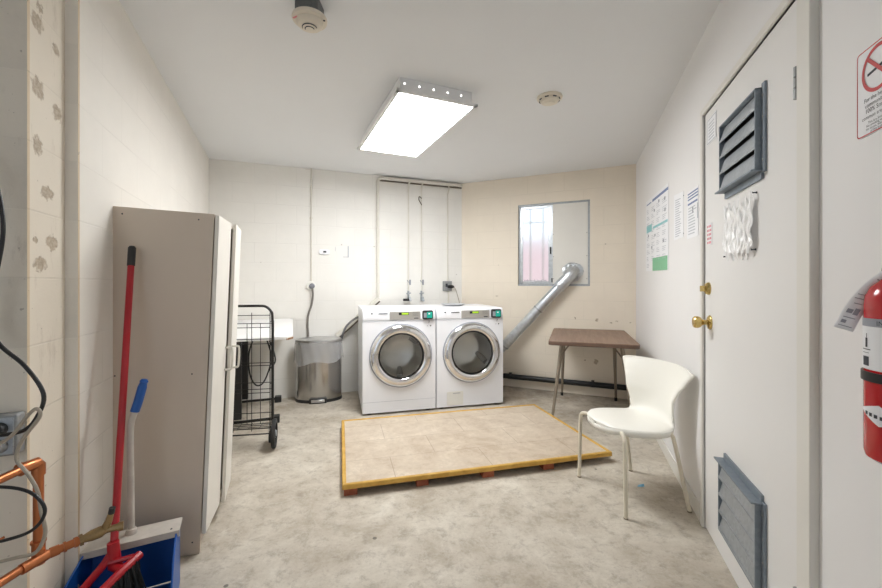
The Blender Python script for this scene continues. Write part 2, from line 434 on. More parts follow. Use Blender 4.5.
# ------------------------------------------------------------------ door
d = wroot('door_1', '', '', 'R', 0, 0, 0, 'structure')
bm = NB(); box(bm, (DR[0]+.005, .004, .010), (DR[1]-.003, .048, DR[3]-.003)); obj('door_leaf', bm, M['door'], d, bev=.002)
t = wroot('trim_1', '', '', 'R', 0, 0, 0, 'structure')
bm = NB()
box(bm, (DR[0]-.03, -.010, 0), (DR[0], .05, DR[3]+.03)); box(bm, (DR[1], -.020, 0), (3.194, .05, DR[3]+.03)); box(bm, (DR[0], -.010, DR[3]), (DR[1], .05, DR[3]+.03))
obj('door_frame', bm, M['trim'], t, bev=.003)
def vent(x0, x1, z0, z1, flip):
    v = bpy.data.objects.new('louvre_vent', None); C.objects.link(v); v.parent = d
    bm = NB(); p = -.022
    box(bm, (x0, p, z0), (x0+.006, .003, z1)); box(bm, (x1-.006, p, z0), (x1, .003, z1))
    box(bm, (x0, p, z1-.005), (x1, .003, z1)); box(bm, (x0, p, z0), (x1, .003, z0+.005))
    box(bm, (x0-.004, -.004, z0-.004), (x0+.002, .003, z1+.004)); box(bm, (x1, -.004, z0-.012), (x1+.022, .003, z1+.012))
    zl = z0 if not flip else z1
    s = -1 if not flip else 1
    box(bm, (x0-.006, p-.014, min(zl, zl+s*.006)), (x1+.006, .003, max(zl, zl+s*.006)))
    box(bm, (x0+.01, -.005, min(zl, zl+s*.032)), (x1, .003, max(zl, zl+s*.032)))
    obj('vent_frame', bm, M['vent_galv'], v, smooth=False)
    bm = NB(); box(bm, (x0+.006, -.003, z0+.006), (x1-.006, .0032, z1-.006)); obj('vent_void_plate', bm, M['black_metal'], v, smooth=False)  # dark plate stands in for the unlit void behind the slats
    n = 4; H = (z1-z0-.01)/n
    for k in range(n):
        bm = NB(); zb = z0+.006+k*H
        slope_a = math.atan2(H*.93, .017); slope_len = math.hypot(H*.93, .017); Mx = Matrix.Translation((0, p+.002, zb)) @ Matrix.Rotation(slope_a, 4, 'X')
        box(bm, (x0+.007, 0, 0), (x1-.007, slope_len, .0015), Mx)
        box(bm, (x0+.007, p, zb), (x1-.007, p+.003, zb+.009))
        obj('vent_slat', bm, M['galv'], v, smooth=False)
    for k in range(4):
        bm = NB(); lathe(bm, [(.004, 0), (.004, .002), (0, .003)], 8, align((x1+.012, -.004, z0+.03+k*(z1-z0-.06)/3), (0, -1, 0)))
        obj('vent_screw', bm, M['grey_box'], v)
vent(2.520, 2.872, 1.590, 1.868, False)
vent(2.508, 2.872, .150, .450, True)
# knob and deadbolt
k = bpy.data.objects.new('door_knob', None); C.objects.link(k); k.parent = d
mx = align((2.315, .004, 1.018), (0, -1, 0))
bm = NB(); lathe(bm, [(0, 0), (.034, 0), (.034, .004), (.028, .009), (.016, .012), (.0, .012)], 28, mx); obj('knob_rose', bm, M['brass'], k)
bm = NB(); lathe(bm, [(0, .01), (.012, .01), (.012, .028), (.016, .034), (.025, .042), (.0285, .052), (.028, .064), (.022, .070), (0, .071)], 28, mx); obj('knob_ball', bm, M['brass'], k)
bm = NB(); lathe(bm, [(0, 0), (.030, 0), (.030, .006), (.024, .016), (.016, .018), (0, .018)], 28, align((2.30, .004, 1.178), (0, -1, 0)))
box(bm, (2.297, -.034, 1.164), (2.303, -.012, 1.192)); obj('deadbolt', bm, M['brass'], d)
bm = NB()
box(bm, (3.085, 0, 1.72), (3.118, .006, 1.815))
for q in range(3): tube(bm, [(3.114, -.012, 1.722+q*.031), (3.114, -.012, 1.75+q*.031)], .008, 10)
obj('door_hinge', bm, M['grey_box'], d)
bm = NB(); box(bm, (3.085, 0, .25), (3.122, .006, .345))
for q in range(3): tube(bm, [(3.114, -.012, .252+q*.031), (3.114, -.012, .28+q*.031)], .008, 10)
obj('door_hinge', bm, M['grey_box'], d)

# ------------------------------------------------------------------ window
w = wroot('window_1', '', '', 'B', 0, 0, 0, 'structure')
x0, x1, z0, z1 = WIN; xm = x0+(x1-x0)*.5
D0, D1 = .035, .07
bm = NB(); fw = .022
for a, b in (((x0, D0, z0), (x0+fw, D1, z1)), ((x1-fw, D0-.02, z0), (x1, D1, z1)), ((x0, D0-.02, z0), (x1, D1, z0+fw)), ((x0, D0-.02, z1-fw), (x1, D1, z1))): box(bm, a, b)
obj('window_frame', bm, M['galv'], w, bev=.002)
bm = NB(); sx0, sx1 = x0+fw, xm
for a, b in (((sx0, D0-.006, z0+fw), (sx0+.028, D0+.02, z1-fw)), ((sx1-.05, D0-.012, z0+fw), (sx1, D0+.02, z1-fw)),
             ((sx0, D0-.006, z0+fw), (sx1, D0+.02, z0+fw+.03)), ((sx0, D0-.006, z1-fw-.03), (sx1, D0+.02, z1-fw))): box(bm, a, b)
obj('sash', bm, M['duct'], w, bev=.002)
bm = NB(); box(bm, (sx1-.032, D0-.03, z0+.36), (sx1-.018, D0-.012, z0+.44)); obj('sash_latch', bm, M['black'], w, bev=.003)
bm = NB(); box(bm, (sx1-.016, D0-.02, z0+.04), (sx1-.004, D0-.012, z0+.09)); obj('sash_stop', bm, M['black'], w, bev=.002)
bm = NB(); box(bm, (sx0+.028, D0+.004, z0+fw+.03), (sx1-.05, D0+.008, z1-fw-.03)); obj('window_pane', bm, M['patterned'], w, smooth=False)
bm = NB(); box(bm, (xm, D0-.026, z0+fw), (x1-fw, D0-.008, z1-fw)); obj('blanking_board', bm, M['trim'], w, bev=.001)
for q in range(7):
    bm = NB(); lathe(bm, [(.004, 0), (.003, .002), (0, .003)], 8, align((xm+.008 if q < 4 else x1-fw-.01, D0-.026, z0+.08+(q % 4)*.25), (0, -1, 0)))
    obj('board_screw', bm, M['ink'], w)
bm = NB()
for q in range(16):
    cx = sx0+.045+q*.016; h = .014+.012*random.random()
    box(bm, (cx, D0-.004, z0+fw+.03), (cx+.009, D0+.002, z0+fw+.03+h))
obj('grime_beads', bm, M['ink_pale'], w)
# bars outside the window and the house beyond
g_ = wroot('window_grille', 'white iron security bars outside the small patterned window', 'window bars', 'B', 0, 0, 0)
bm = NB()
for xx in (x0-.05, x0+.10, x0+.25, x0+.4, x0+.55, x0+.7, x0+.85):
    tube(bm, [(xx, .22, z0-.12), (xx, .22, z1+.1)], .008, 8)
for zz in (z0-.08, z1-.18, z1+.06): tube(bm, [(x0-.1, .22, zz), (x1+.1, .22, zz)], .008, 8)
for xx in (x0-.1, x1+.1):
    tube(bm, [(xx, .22, z0-.08), (xx, .15, z0-.08)], .008, 8); tube(bm, [(xx, .22, z1+.06), (xx, .15, z1+.06)], .008, 8)
obj('bars', bm, M['conduit'], g_)
nb = thing('neighbouring_house', 'pink house wall seen dimly through the patterned window', 'house', (3.2, 8.2, 0), math.radians(-24))
bm = NB(); box(bm, (-4, 0, 0), (4, .2, 2.15)); obj('house_wall', bm, M['brick_far'], nb, smooth=False)
bm = NB(); box(bm, (-4.1, -.2, 2.15), (4.1, .4, 2.25)); obj('eaves', bm, M['conduit'], nb, smooth=False)

# ------------------------------------------------------------------ ceiling light
la = math.atan2(.201, .463)
L = thing('ceiling_light', 'rectangular white flat-panel light fixed under the ceiling in mid room', 'ceiling light', (-.262, 2.305, ZC), math.radians(23.6))
LW, LL = .545, 1.12
bm = NB(); hz = -.10
for (a, b) in (((.03, .03, hz+.016), (LW-.03, .034, 0)), ((.03, LL-.034, hz+.016), (LW-.03, LL-.03, 0)), ((.03, .03, hz+.016), (.034, LL-.03, 0)), ((LW-.034, .03, hz+.016), (LW-.03, LL-.03, 0)), ((.012, .012, hz+.014), (LW-.012, LL-.012, hz+.020))): box(bm, a, b)
for (a, b) in (((0, 0, hz), (LW, .024, hz+.018)), ((0, LL-.024, hz), (LW, LL, hz+.018)), ((0, 0, hz), (.024, LL, hz+.018)), ((LW-.024, 0, hz), (LW, LL, hz+.018))): box(bm, a, b)
obj('housing', bm, M['light_body'], L, bev=.002)
bm = NB(); box(bm, (.024, .024, hz+.003), (LW-.024, LL-.024, hz+.011)); obj('diffuser', bm, M['light'], L, smooth=False)
for q in range(5):
    bm = NB(); lathe(bm, [(0, 0), (.006, 0), (.005, .002), (0, .002)], 10, align((.06+q*.095, .03, -.035), (0, -1, 0))); obj('housing_hole', bm, M['leak'], L)

# ------------------------------------------------------------------ smoke detectors
def detector(loc, label, rad, boxed):
    t = thing('smoke_detector', label, 'smoke detector', loc)
    top = 0
    if boxed:
        bm = NB(); prism(bm, rrect(-.05, -.05, .05, .05, .008), -.065, 0); obj('junction_box', bm, M['dark_galv'], t); top = -.065
    bm = NB(); lathe(bm, [(0, top), (rad, top), (rad*1.02, top-.006), (rad*.98, top-.014), (rad*.8, top-.017), (0, top-.017)], 40); obj('detector_base', bm, M['detector'], t)
    bm = NB(); lathe(bm, [(0, top-.012), (rad*.78, top-.012), (rad*.76, top-.026), (rad*.66, top-.036), (rad*.45, top-.04), (rad*.4, top-.046), (rad*.2, top-.05), (0, top-.05)], 40); obj('sensor_cover', bm, M['detector'], t)
    bm = NB()
    if boxed:
        for rr in (.42, .26):
            bm = NB(); P = [(rad*rr*math.cos(a), rad*rr*math.sin(a), top-.044-(.42-rr)*.03) for a in [PI+PI*q/14 for q in range(15)]]; tube(bm, P, .0022, 6); obj('vent_slot', bm, M['ink'], t)
        bm = NB(); lathe(bm, [(.005, 0), (.004, .002), (0, .002)], 8, align((rad*.9, -rad*.12, top-.017), (0, 0, -1))); obj('screw', bm, M['ink'], t)
    else:
        for q in range(8):
            bm = NB(); a = 2*PI*q/8+.25; box(bm, (-.012, -.002, -.003), (.012, .002, .003), Matrix.Translation((rad*.80*math.cos(a), rad*.80*math.sin(a), top-.0215)) @ Matrix.Rotation(a+PI/2, 4, 'Z')); obj('vent_slot', bm, M['ink'], t)
    if boxed:
        bm = NB(); box(bm, (-.013, -.004, 0), (.013, .004, .001), Matrix.Translation((-rad*.7, -rad*.45, top-.019)) @ Matrix.Rotation(-.5, 4, 'Z')); obj('red_marking', bm, M['ink_pink'], t)
detector((-.580, 1.732, ZC), 'round ivory smoke detector hanging from a dark ceiling box near the camera', .074, True)
detector((.72, 2.60, ZC), 'flat round ivory smoke detector stuck on the ceiling right of the light', .082, False)

# ------------------------------------------------------------------ washing machines
def washer(x, y, rz, label, hatch, kick, drum_content):
    t = thing('washing_machine', label, 'washing machine', (x, y, 0), rz, 'front-loading machines by the back wall')
    W_, D_, H_ = .682, .74, .955
    bm = NB(); V = box(bm, (0, .0, .02), (W_, D_, .86))
    ff = [f_ for f_ in bm.faces if all(v_ in f_.verts for v_ in (V[0], V[1], V[5], V[4]))][0]; bm.faces.remove(ff)
    hc = (.352, .536); nn = 64; cr_ = []; ou = []
    for q in range(nn):
        a = 2*PI*(q+.5)/nn; c_, s_ = math.cos(a), math.sin(a); cr_.append(bm.verts.new((hc[0]+.206*c_, 0, hc[1]+.206*s_)))
        k_ = min(((W_-hc[0]) if c_ > 0 else hc[0])/max(abs(c_), 1e-6), ((.86-hc[1]) if s_ > 0 else hc[1]-.02)/max(abs(s_), 1e-6))
        ou.append((hc[0]+k_*c_, hc[1]+k_*s_))
    on = [bm.verts.new((x_, 0, z_)) for x_, z_ in ou]
    cor = {(0, 0): V[0], (1, 0): V[1], (1, 1): V[5], (0, 1): V[4]}
    side = lambda p: 'r' if abs(p[0]-W_) < 1e-6 else 'l' if abs(p[0]) < 1e-6 else 't' if abs(p[1]-.86) < 1e-6 else 'b'
    for q in range(nn):
        q2 = (q+1) % nn; a_, b_ = side(ou[q]), side(ou[q2]); f_ = [cr_[q], on[q]]
        if a_ != b_: f_.append(cor[(1 if 'r' in (a_, b_) else 0, 1 if 't' in (a_, b_) else 0)])
        bm.faces.new(f_+[on[q2], cr_[q2]])
    obj('body', bm, M['white_enamel'], t)
    bm = NB()   # top with sloped control console
    prof = [(0.0, .862), (-.004, .875), (.004, .945), (.016, .963), (.05, .968), (D_, .968), (D_, .862)]
    Mx = Matrix(((0, 0, 1, 0), (1, 0, 0, 0), (0, 1, 0, 0), (0, 0, 0, 1)))
    prism(bm, prof, 0, W_, Mx); obj('top_panel', bm, M['white_enamel'], t, bev=.006)
    bm = NB(); box(bm, (.246, -.0055, .868), (.535, .002, .944)); obj('control_fascia', bm, M['fascia'], t, bev=.002)
    bm = NB(); box(bm, (.33, -.008, .912), (.425, -.004, .935)); obj('display_bezel', bm, M['black'], t, bev=.003)
    bm = NB(); box(bm, (.357, -.0095, .915), (.42, -.007, .932)); obj('display', bm, M['lcd'], t)
    bm = NB()
    for q in range(3): box(bm, (.46, -.0065, .93-q*.012), (.515, -.005, .9315-q*.012))
    box(bm, (.475, -.0065, .876), (.515, -.005, .884)); obj('fascia_print', bm, M['ink'], t)
    bm = NB(); box(bm, (.075, -.0045, .923), (.091, -.001, .934))
    obj('maker_mark', bm, M['ink'], t); bm = NB()
    for q in range(7): box(bm, (.145+q*.0118, -.0045, .922), (.154+q*.0118, -.001, .932))
    obj('maker_mark', bm, M['ink'], t)
    r = bpy.data.objects.new('card_reader', None); C.objects.link(r); r.parent = t
    bm = NB(); prism(bm, rrect(.553, .868, .652, .952, .014), 0, .026, Matrix(((1, 0, 0, 0), (0, 0, -1, 0), (0, 1, 0, 0), (0, 0, 0, 1)))); obj('reader_bezel', bm, M['black'], r, bev=.002)
    bm = NB(); box(bm, (.562, -.028, .884), (.590, -.025, .93)); obj('card_slot_plate', bm, M['ink_grey'], r)
    bm = NB(); box(bm, (.593, -.029, .880), (.643, -.025, .937)); obj('reader_screen', bm, M['teal_lit'], r)
    bm = NB(); box(bm, (.606, -.031, .915), (.622, -.0285, .927)); obj('reader_logo', bm, M['paper'], r)
    bm = NB(); text_bm(bm, '7', .032, lambda u, v: (.61+u, -.0015, .83+v)); box(bm, (.628, -.002, .80), (.640, -.0008, .812)); box(bm, (.6, -.0015, .802), (.61, -.0008, .806)); obj('number_sticker', bm, M['ink'], t)
    # porthole door
    cx, cz = .352, .536
    mx = align((cx, 0, cz), (0, -1, 0))
    dd = bpy.data.objects.new('porthole_door', None); C.objects.link(dd); dd.parent = t
    bm = NB(); n = 64
    def ring(prof, bm=bm):
        rings = [[bm.verts.new(mx @ Vector((rr*math.cos(2*PI*q/n), rr*math.sin(2*PI*q/n), zz))) for q in range(n)] for rr, zz in prof]
        for a, b in zip(rings, rings[1:]+[rings[0]]):
            for q in range(n): bm.faces.new((a[q], a[(q+1) % n], b[(q+1) % n], b[q]))
    ring([(.286, .0), (.286, .018), (.280, .030), (.266, .040), (.245, .045), (.222, .042), (.208, .034), (.206, .0)])
    obj('chrome_ring', bm, M['chrome'], dd, ang=60)
    bm = NB(); ring([(.294, -.001), (.294, .010), (.286, .012), (.285, -.001)], bm); obj('ring_gasket', bm, M['ink_grey'], dd, ang=60)
    bm = NB(); lathe(bm, [(.208, .030), (.2, .034), (.16, .022), (.10, .012), (0, .008)], 48, mx); obj('porthole_glass', bm, M['bowl'], dd, ang=60)
    bm = NB(); ring([(.209, .037), (.203, .037), (.196, .02), (.209, .01)], bm); obj('inner_seal', bm, M['black'], dd, ang=60)
    bm = NB(); lathe(bm, [(.206, .0), (.206, -.04), (.232, -.045), (.236, -.32), (.20, -.35), (.0, -.36)], 48, mx)
    bmesh.ops.delete(bm, geom=[f_ for f_ in bm.faces if len(f_.verts) > 10], context='FACES_ONLY')
    obj('drum', bm, M['drum'], dd, ang=60)
    bm = NB()
    for q in range(3):
        bm = NB(); a = 2*PI*q/3+.5+drum_content; P = [mx @ Vector((.215*math.cos(a+w_), .215*math.sin(a+w_), z_)) for z_, w_ in ((-.06, 0), (-.18, .1), (-.34, .2))]; tube(bm, P, [.030, .034, .030], 8); obj('drum_paddle', bm, M['steel'], dd)
    bm = NB(); Px = [mx @ Vector((.262*math.cos(a), .262*math.sin(a), .041)) for a in [math.radians(q) for q in (172, 178, 184, 190)]]; tube(bm, Px, .006, 8); obj('door_pull', bm, M['ink_grey'], dd); bm = NB()
    Px = [mx @ Vector((.25*math.cos(a), .25*math.sin(a), .043)) for a in [math.radians(q) for q in (72, 76, 80)]]; tube(bm, Px, .005, 8); obj('door_catch_mark', bm, M['ink_grey'], dd)
    bm = NB()
    if kick: box(bm, (.004, -.002, .118), (W_-.004, .002, .1205)); obj('kick_seam', bm, M['ink_pale'], t); bm = NB()
    box(bm, (.004, -.003, .855), (W_-.004, .001, .8565)); obj('panel_seam', bm, M['ink_pale'], t)
    if hatch:
        bm = NB(); prism(bm, rrect(.10, .035, .265, .165, .01), 0, .003, Matrix(((1, 0, 0, 0), (0, 0, -1, 0), (0, 1, 0, 0), (0, 0, 0, 1)))); obj('filter_hatch', bm, M['white_plastic'], t, bev=.001)
        bm = NB(); box(bm, (.16, -.005, .146), (.235, -.002, .151)); obj('hatch_slot', bm, M['ink_grey'], t)
    for a, b in ((.06, .06), (W_-.06, .06), (.06, D_-.06), (W_-.06, D_-.06)):
        bm = NB(); lathe(bm, [(0, 0), (.025, 0), (.022, .01), (.012, .012), (.012, .022), (0, .022)], 16, Matrix.Translation((a, b, 0))); obj('foot', bm, M['rubber'], t)
wa = math.radians(15); du = Vector((math.cos(wa), math.sin(wa)))
washer(-.711, 3.552, wa, 'left white front-loading washing machine with chrome porthole, beside the steel bin', False, True, .0)
washer(-.711+.694*du.x, 3.552+.694*du.y, wa, 'right white front-loading washing machine with small hatch, next to the diagonal duct', True, False, 1.0)
t = tag(obj('round_dish', (lambda b: (lathe(b, [(0, 0), (.09, 0), (.125, .018), (.13, .022), (.122, .022), (.088, .006), (0, .006)], 40), b)[1])(NB()), M['plate_grey'], loc=(.13, 4.19, .9685)), 'shallow round grey dish lying on top of the right washing machine', 'dish')

# ------------------------------------------------------------------ stone-tiled platform
t = thing('tiled_platform', 'low wooden platform topped with stone-look vinyl and edged in yellow trim', 'platform', (-.555, 2.200, 0), math.radians(14.4))
PW, PD = 1.765, 1.09
for k in range(5):
    bm = NB(); xx = .01+k*(PW-.10)/4; box(bm, (xx, .012 if k < 4 else .16, 0), (xx+.075, PD-.02, .038)); obj('runner', bm, M['redwood'], t, bev=.003)
bm = NB(); box(bm, (.012, .012, .038), (PW-.012, PD-.012, .060)); obj('deck_board', bm, M['plywood'], t)
bm = NB(); box(bm, (.02, .02, .0602), (PW-.02, PD-.02, .066)); obj('stone_vinyl_top', bm, M['tile'], t, smooth=False)
for a, b in (((0, 0, .04), (PW, .024, .071)), ((0, PD-.024, .04), (PW, PD, .071)), ((0, .024, .04), (.024, PD-.024, .071)), ((PW-.024, .024, .04), (PW, PD-.024, .071))):
    bm = NB(); box(bm, a, b); obj('edge_trim', bm, M['yellow'], t, bev=.006)

# ------------------------------------------------------------------ cabinet (leans a little)
t = thing('storage_cabinet', 'tall beige laminate storage cabinet with two doors, standing against the left wall', 'cabinet', (-1.074, 1.743, 0.0), math.radians(17))
t.rotation_euler = (0, math.radians(2.2), math.radians(17))
Wd, Dp, Hh = .405, .505, 1.515
bm = NB(); box(bm, (-Wd, 0, .0), (0, .018, Hh)); obj('side_panel', bm, M['cabinet'], t, bev=.0015)
bm = NB(); box(bm, (-Wd, Dp-.018, .0), (0, Dp, Hh)); obj('side_panel', bm, M['cabinet'], t, bev=.0015)
bm = NB(); box(bm, (-Wd, .018, Hh-.018), (0, Dp-.018, Hh)); obj('top_board', bm, M['cabinet'], t, bev=.0015)
bm = NB(); box(bm, (-Wd, .018, .08), (0, Dp-.018, .098)); obj('bottom_board', bm, M['cabinet'], t)
bm = NB(); box(bm, (-Wd, .018, .098), (-Wd+.006, Dp-.018, Hh-.018)); obj('back_board', bm, M['cabinet'], t)
bm = NB(); box(bm, (-.04, .018, 0), (-.022, Dp-.018, .08)); obj('toe_kick', bm, M['cabinet'], t)
for zz in (.5, .95):
    bm = NB(); box(bm, (-Wd+.006, .018, zz), (-.03, Dp-.018, zz+.016)); obj('shelf', bm, M['cabinet_edge'], t)
def handle(bm, M_):
    P = [(0, 0, 0), (.022, 0, .0), (.034, 0, .012), (.034, 0, .098), (.022, 0, .11), (0, 0, .11)]
    tube(bm, [M_ @ Vector(p) for p in spline(P, 4)], .0055, 8)
dr = bpy.data.objects.new('cabinet_door', None); C.objects.link(dr); dr.parent = t; dr.location = (.004, .002, 0)
bm = NB(); box(bm, (0, 0, .085), (.017, .25, Hh-.004)); obj('door_panel', bm, M['cabinet_door'], dr, bev=.0015)
bm = NB(); handle(bm, Matrix.Translation((.017, .225, .77))); obj('handle', bm, M['conduit'], dr)
dr = bpy.data.objects.new('cabinet_door', None); C.objects.link(dr); dr.parent = t; dr.location = (.004, Dp, 0); dr.rotation_euler = (0, 0, math.radians(5))
bm = NB(); box(bm, (0, -.245, .085), (.017, 0, Hh-.004)); obj('door_panel', bm, M['cabinet_door'], dr, bev=.0015)
bm = NB(); handle(bm, Matrix.Translation((.017, -.225, .77))); obj('handle', bm, M['conduit'], dr)
for a, z in ((-.06, 1.485), (-.345, 1.485), (-.06, .80), (-.345, .80), (-.03, .055)):
    bm = NB(); lathe(bm, [(.0035, 0), (.003, .001), (0, .001)], 8, align((a, 0, z), (0, -1, 0))); obj('cam_screw', bm, M['ink'], t)

# ------------------------------------------------------------------ dustpan and broom
e = Vector((.89, .456, 0)).normalized(); f = Vector((.456, -.89, 0)).normalized()
rb = Vector((-1.055, 1.585, 0))
t = thing('dustpan', 'long-handled blue lobby dustpan with white top edge, standing on the floor by the cabinet', 'dustpan', rb, math.atan2(e.y, e.x))
# local x = along the back (0 right end, negative to the left), local -y = towards the lip
bw = .278
bm = NB()
box(bm, (-bw, -.004, .012), (0, 0, .245))                                  # back
for xa in (-bw, -.006): 
    Mx = Matrix(((0, 0, 1, xa), (1, 0, 0, 0), (0, 1, 0, 0), (0, 0, 0, 1)))
    prism(bm, [(0, .0), (-.34, .0), (-.34, .02), (-.27, .12), (-.20, .20), (-.085, .245), (0, .245)], 0, .006, Mx)
box(bm, (-bw, -.34, 0), (0, 0, .006))
for v_ in bm.verts:
    if v_.co.y < -.086: v_.co.x += (-.20 if v_.co.x < -bw/2 else .04)*(-v_.co.y-.085)
obj('pan', bm, M['blue'], t, bev=.0015)
bm = NB(); box(bm, (-bw-.008, -.09, .244), (.008, .006, .254)); box(bm, (-bw-.008, -.09, .228), (.008, -.084, .25)); obj('top_flange', bm, M['dirty_white'], t, bev=.002)
bm = NB(); lathe(bm, [(0, 0), (.02, 0), (.016, .018), (.011, .02), (0, .02)], 16, Matrix.Translation((-.152, -.03, .254)))
P = spline([(-.152, -.03, .255), (-.154, -.028, .45), (-.156, -.026, .60), (-.154, -.024, .67), (-.142, -.022, .715)], 5)
tube(bm, P, .0112, 12); obj('handle_tube', bm, M['dirty_white'], t)
bm = NB(); tube(bm, spline([(-.143, -.022, .712), (-.132, -.021, .75), (-.116, -.02, .82)], 4), [.0155]*8+[.012], 12); 
lathe(bm, [(.012, 0), (.015, .006), (.010, .014), (0, .016)], 12, align((-.116, -.02, .818), (.25, 0, 1))); obj('grip', bm, M['blue'], t)
bm = NB(); lathe(bm, [(.004, 0), (.003, .002), (0, .002)], 8, Matrix.Translation((-.02, -.07, .254))); obj('hole', bm, M['ink'], t)

t = thing('broom', 'red-handled angle broom resting in the blue dustpan against the cabinet', 'broom', (-1.15, 1.33, .02))
O = Vector((-1.15, 1.33, .02))
top = Vector((-1.283, 1.628, 1.352))-O; bot = Vector((-1.150, 1.375, .235))-O
bm = NB(); tube(bm, [bot, bot.lerp(top, .93)], .0118, 14); obj('handle', bm, M['red'], t)
bm = NB(); tube(bm, [bot.lerp(top, .93), bot.lerp(top, 1.0)], .0138, 14); tube(bm, [bot.lerp(top, 1.0), bot.lerp(top, 1.004)], .011, 14); obj('hanging_cap', bm, M['black'], t, bev=.002)
ha = Vector((-1.075, 1.385, .235))-O; hb = Vector((-1.115, 1.16, .175))-O; hm = ha.lerp(hb, .5)
bm = NB()
tube(bm, spline([ha+Vector((.0, .015, .0)), ha.lerp(hb, .3)+Vector((0, 0, .004)), ha.lerp(hb, .7)+Vector((0, 0, .002)), hb], 5), .014, 10)
tube(bm, spline([bot+Vector((0, 0, .03)), bot+Vector((-.012, -.03, -.004)), bot+Vector((-.03, -.09, -.045)), hb+Vector((-.035, .01, -.01)), hb], 6), .013, 10)
tube(bm, [bot+Vector((0, 0, .06)), bot+Vector((.01, -.005, -.02)), ha.lerp(hb, .22)], [.018, .02, .014], 12)
tube(bm, [bot+Vector((0, -.02, 0)), ha+Vector((-.01, 0, .004))], .008, 8)
obj('head', bm, M['red'], t)
bm = NB()
for q in range(150):
    k = random.random(); a = ha.lerp(hb, k)+Vector((random.uniform(-.012, .012), 0, 0)); 
    fl = (k-.3); b = a+Vector((.02+random.uniform(-.02, .03), -.03*fl+random.uniform(-.03, .02), -(a.z)+.002+random.random()*.03))
    tube(bm, [a, a.lerp(b, .5)+Vector((.003, 0, 0)), b], [.0032, .003, .0018], 4)
o = obj('bristles', bm, M['bristle'], t); o['kind'] = 'stuff'

# ------------------------------------------------------------------ shopping cart
t = thing('folding_cart', 'black wire folding shopping cart with rubber wheels, standing behind the cabinet', 'cart', (-1.240, 2.885, 0), math.radians(10))
Cw, Cd = .42, .12
def rod(bm, a, b, r=.0025): tube(bm, [a, b], r, 6)
bm = NB()
P = spline([(-.0, 0, .10), (0, 0, .5), (0, 0, .93), (-.012, 0, 1.0), (-.05, 0, 1.035), (-.10, 0, 1.04)], 5)+[Vector((-Cw+.10, 0, 1.04))]
P += spline([(-Cw+.10, 0, 1.04), (-Cw+.05, 0, 1.035), (-Cw+.012, 0, 1.0), (-Cw, 0, .93), (-Cw, 0, .5), (-Cw, 0, .10)], 5)
tube(bm, P, .0095, 10); obj('handle_frame', bm, M['black_metal'], t)
def panel(name, org, ux, W_, z0, z1, nx, zs):
    bm = NB(); o_ = Vector(org); ux = Vector(ux)
    for q in range(nx+1):
        p = o_+ux*(W_*q/nx); rod(bm, p+Vector((0, 0, z0)), p+Vector((0, 0, z1)), .0035 if q in (0, nx) else .0025)
    for z in zs: rod(bm, o_+Vector((0, 0, z)), o_+ux*W_+Vector((0, 0, z)), .0028)
    obj(name, bm, M['black_metal'], t)
zs = [.14, .20, .37, .41, .46, .55, .76, .80, .85]
panel('basket_back', (-.02, .012, 0), (-1, 0, 0), Cw-.04, .12, .99, 3, [.14, .20, .40, .60, .76, .88, .97])
panel('basket_front', (-.02, Cd, 0), (-1, 0, 0), Cw-.04, .14, .90, 4, [.16, .22, .40, .45, .60, .78, .90])
panel('basket_side', (-.02, .012, 0), (0, 1, 0), Cd-.012, .13, .92, 2, [.14, .30, .46, .62, .78, .92])
panel('basket_side', (-Cw+.02, .012, 0), (0, 1, 0), Cd-.012, .13, .92, 2, [.14, .30, .46, .62, .78, .92])
bm = NB()
for q in range(6): rod(bm, (-.02-q*(Cw-.04)/5, .012, .135), (-.02-q*(Cw-.04)/5, Cd, .145))
for q in range(4): rod(bm, (-.02, .012+q*(Cd-.012)/3, .137), (-Cw+.02, .012+q*(Cd-.012)/3, .137))
obj('basket_bottom', bm, M['black_metal'], t)
def wheel(loc, R, w_, nm='wheel'):
    bm = NB(); mx = align(loc, (1, .12, 0))
    lathe(bm, [(R*.72, -w_/2), (R*.95, -w_/2), (R, -w_*.25), (R, w_*.25), (R*.95, w_/2), (R*.72, w_/2), (R*.70, 0), (R*.72, -w_/2)], 32, mx)
    o = obj(nm, bm, M['rubber'], t)
    bm = NB(); lathe(bm, [(0, -w_*.6), (R*.2, -w_*.6), (R*.2, w_*.6), (0, w_*.6)], 16, mx)
    for q in range(8):
        a = 2*PI*q/8; tube(bm, [mx @ Vector((R*.15*math.cos(a), R*.15*math.sin(a), 0)), mx @ Vector((R*.74*math.cos(a), R*.74*math.sin(a), 0))], .003, 6)
    obj('hub', bm, M['galv'], o)
wheel((.014, -.01, .105), .105, .028); wheel((-Cw-.014, -.01, .105), .105, .028)
bm = NB(); rod(bm, (.02, -.01, .105), (-Cw-.02, -.01, .105), .005); rod(bm, (.0, -.01, .105), (0, .0, .13), .005); rod(bm, (-Cw, -.01, .105), (-Cw, .0, .13), .005); obj('axle', bm, M['black_metal'], t)
wheel((-.035, Cd-.03, .045), .045, .02, 'caster'); wheel((-Cw+.035, Cd-.03, .045), .045, .02, 'caster')
for xx in (-.035, -Cw+.035):
    bm = NB(); box(bm, (xx-.014, Cd-.036, .045), (xx-.012, Cd-.024, .14)); box(bm, (xx+.012, Cd-.036, .045), (xx+.014, Cd-.024, .14)); obj('caster_fork', bm, M['galv'], t)

# ------------------------------------------------------------------ white desk in the corner
ad_ = math.atan2(.3555, .9347)
t = thing('white_desk', 'white-topped desk on black T-legs in the left corner behind the wire cart', 'desk', (-1.215, 3.22, 0), ad_)
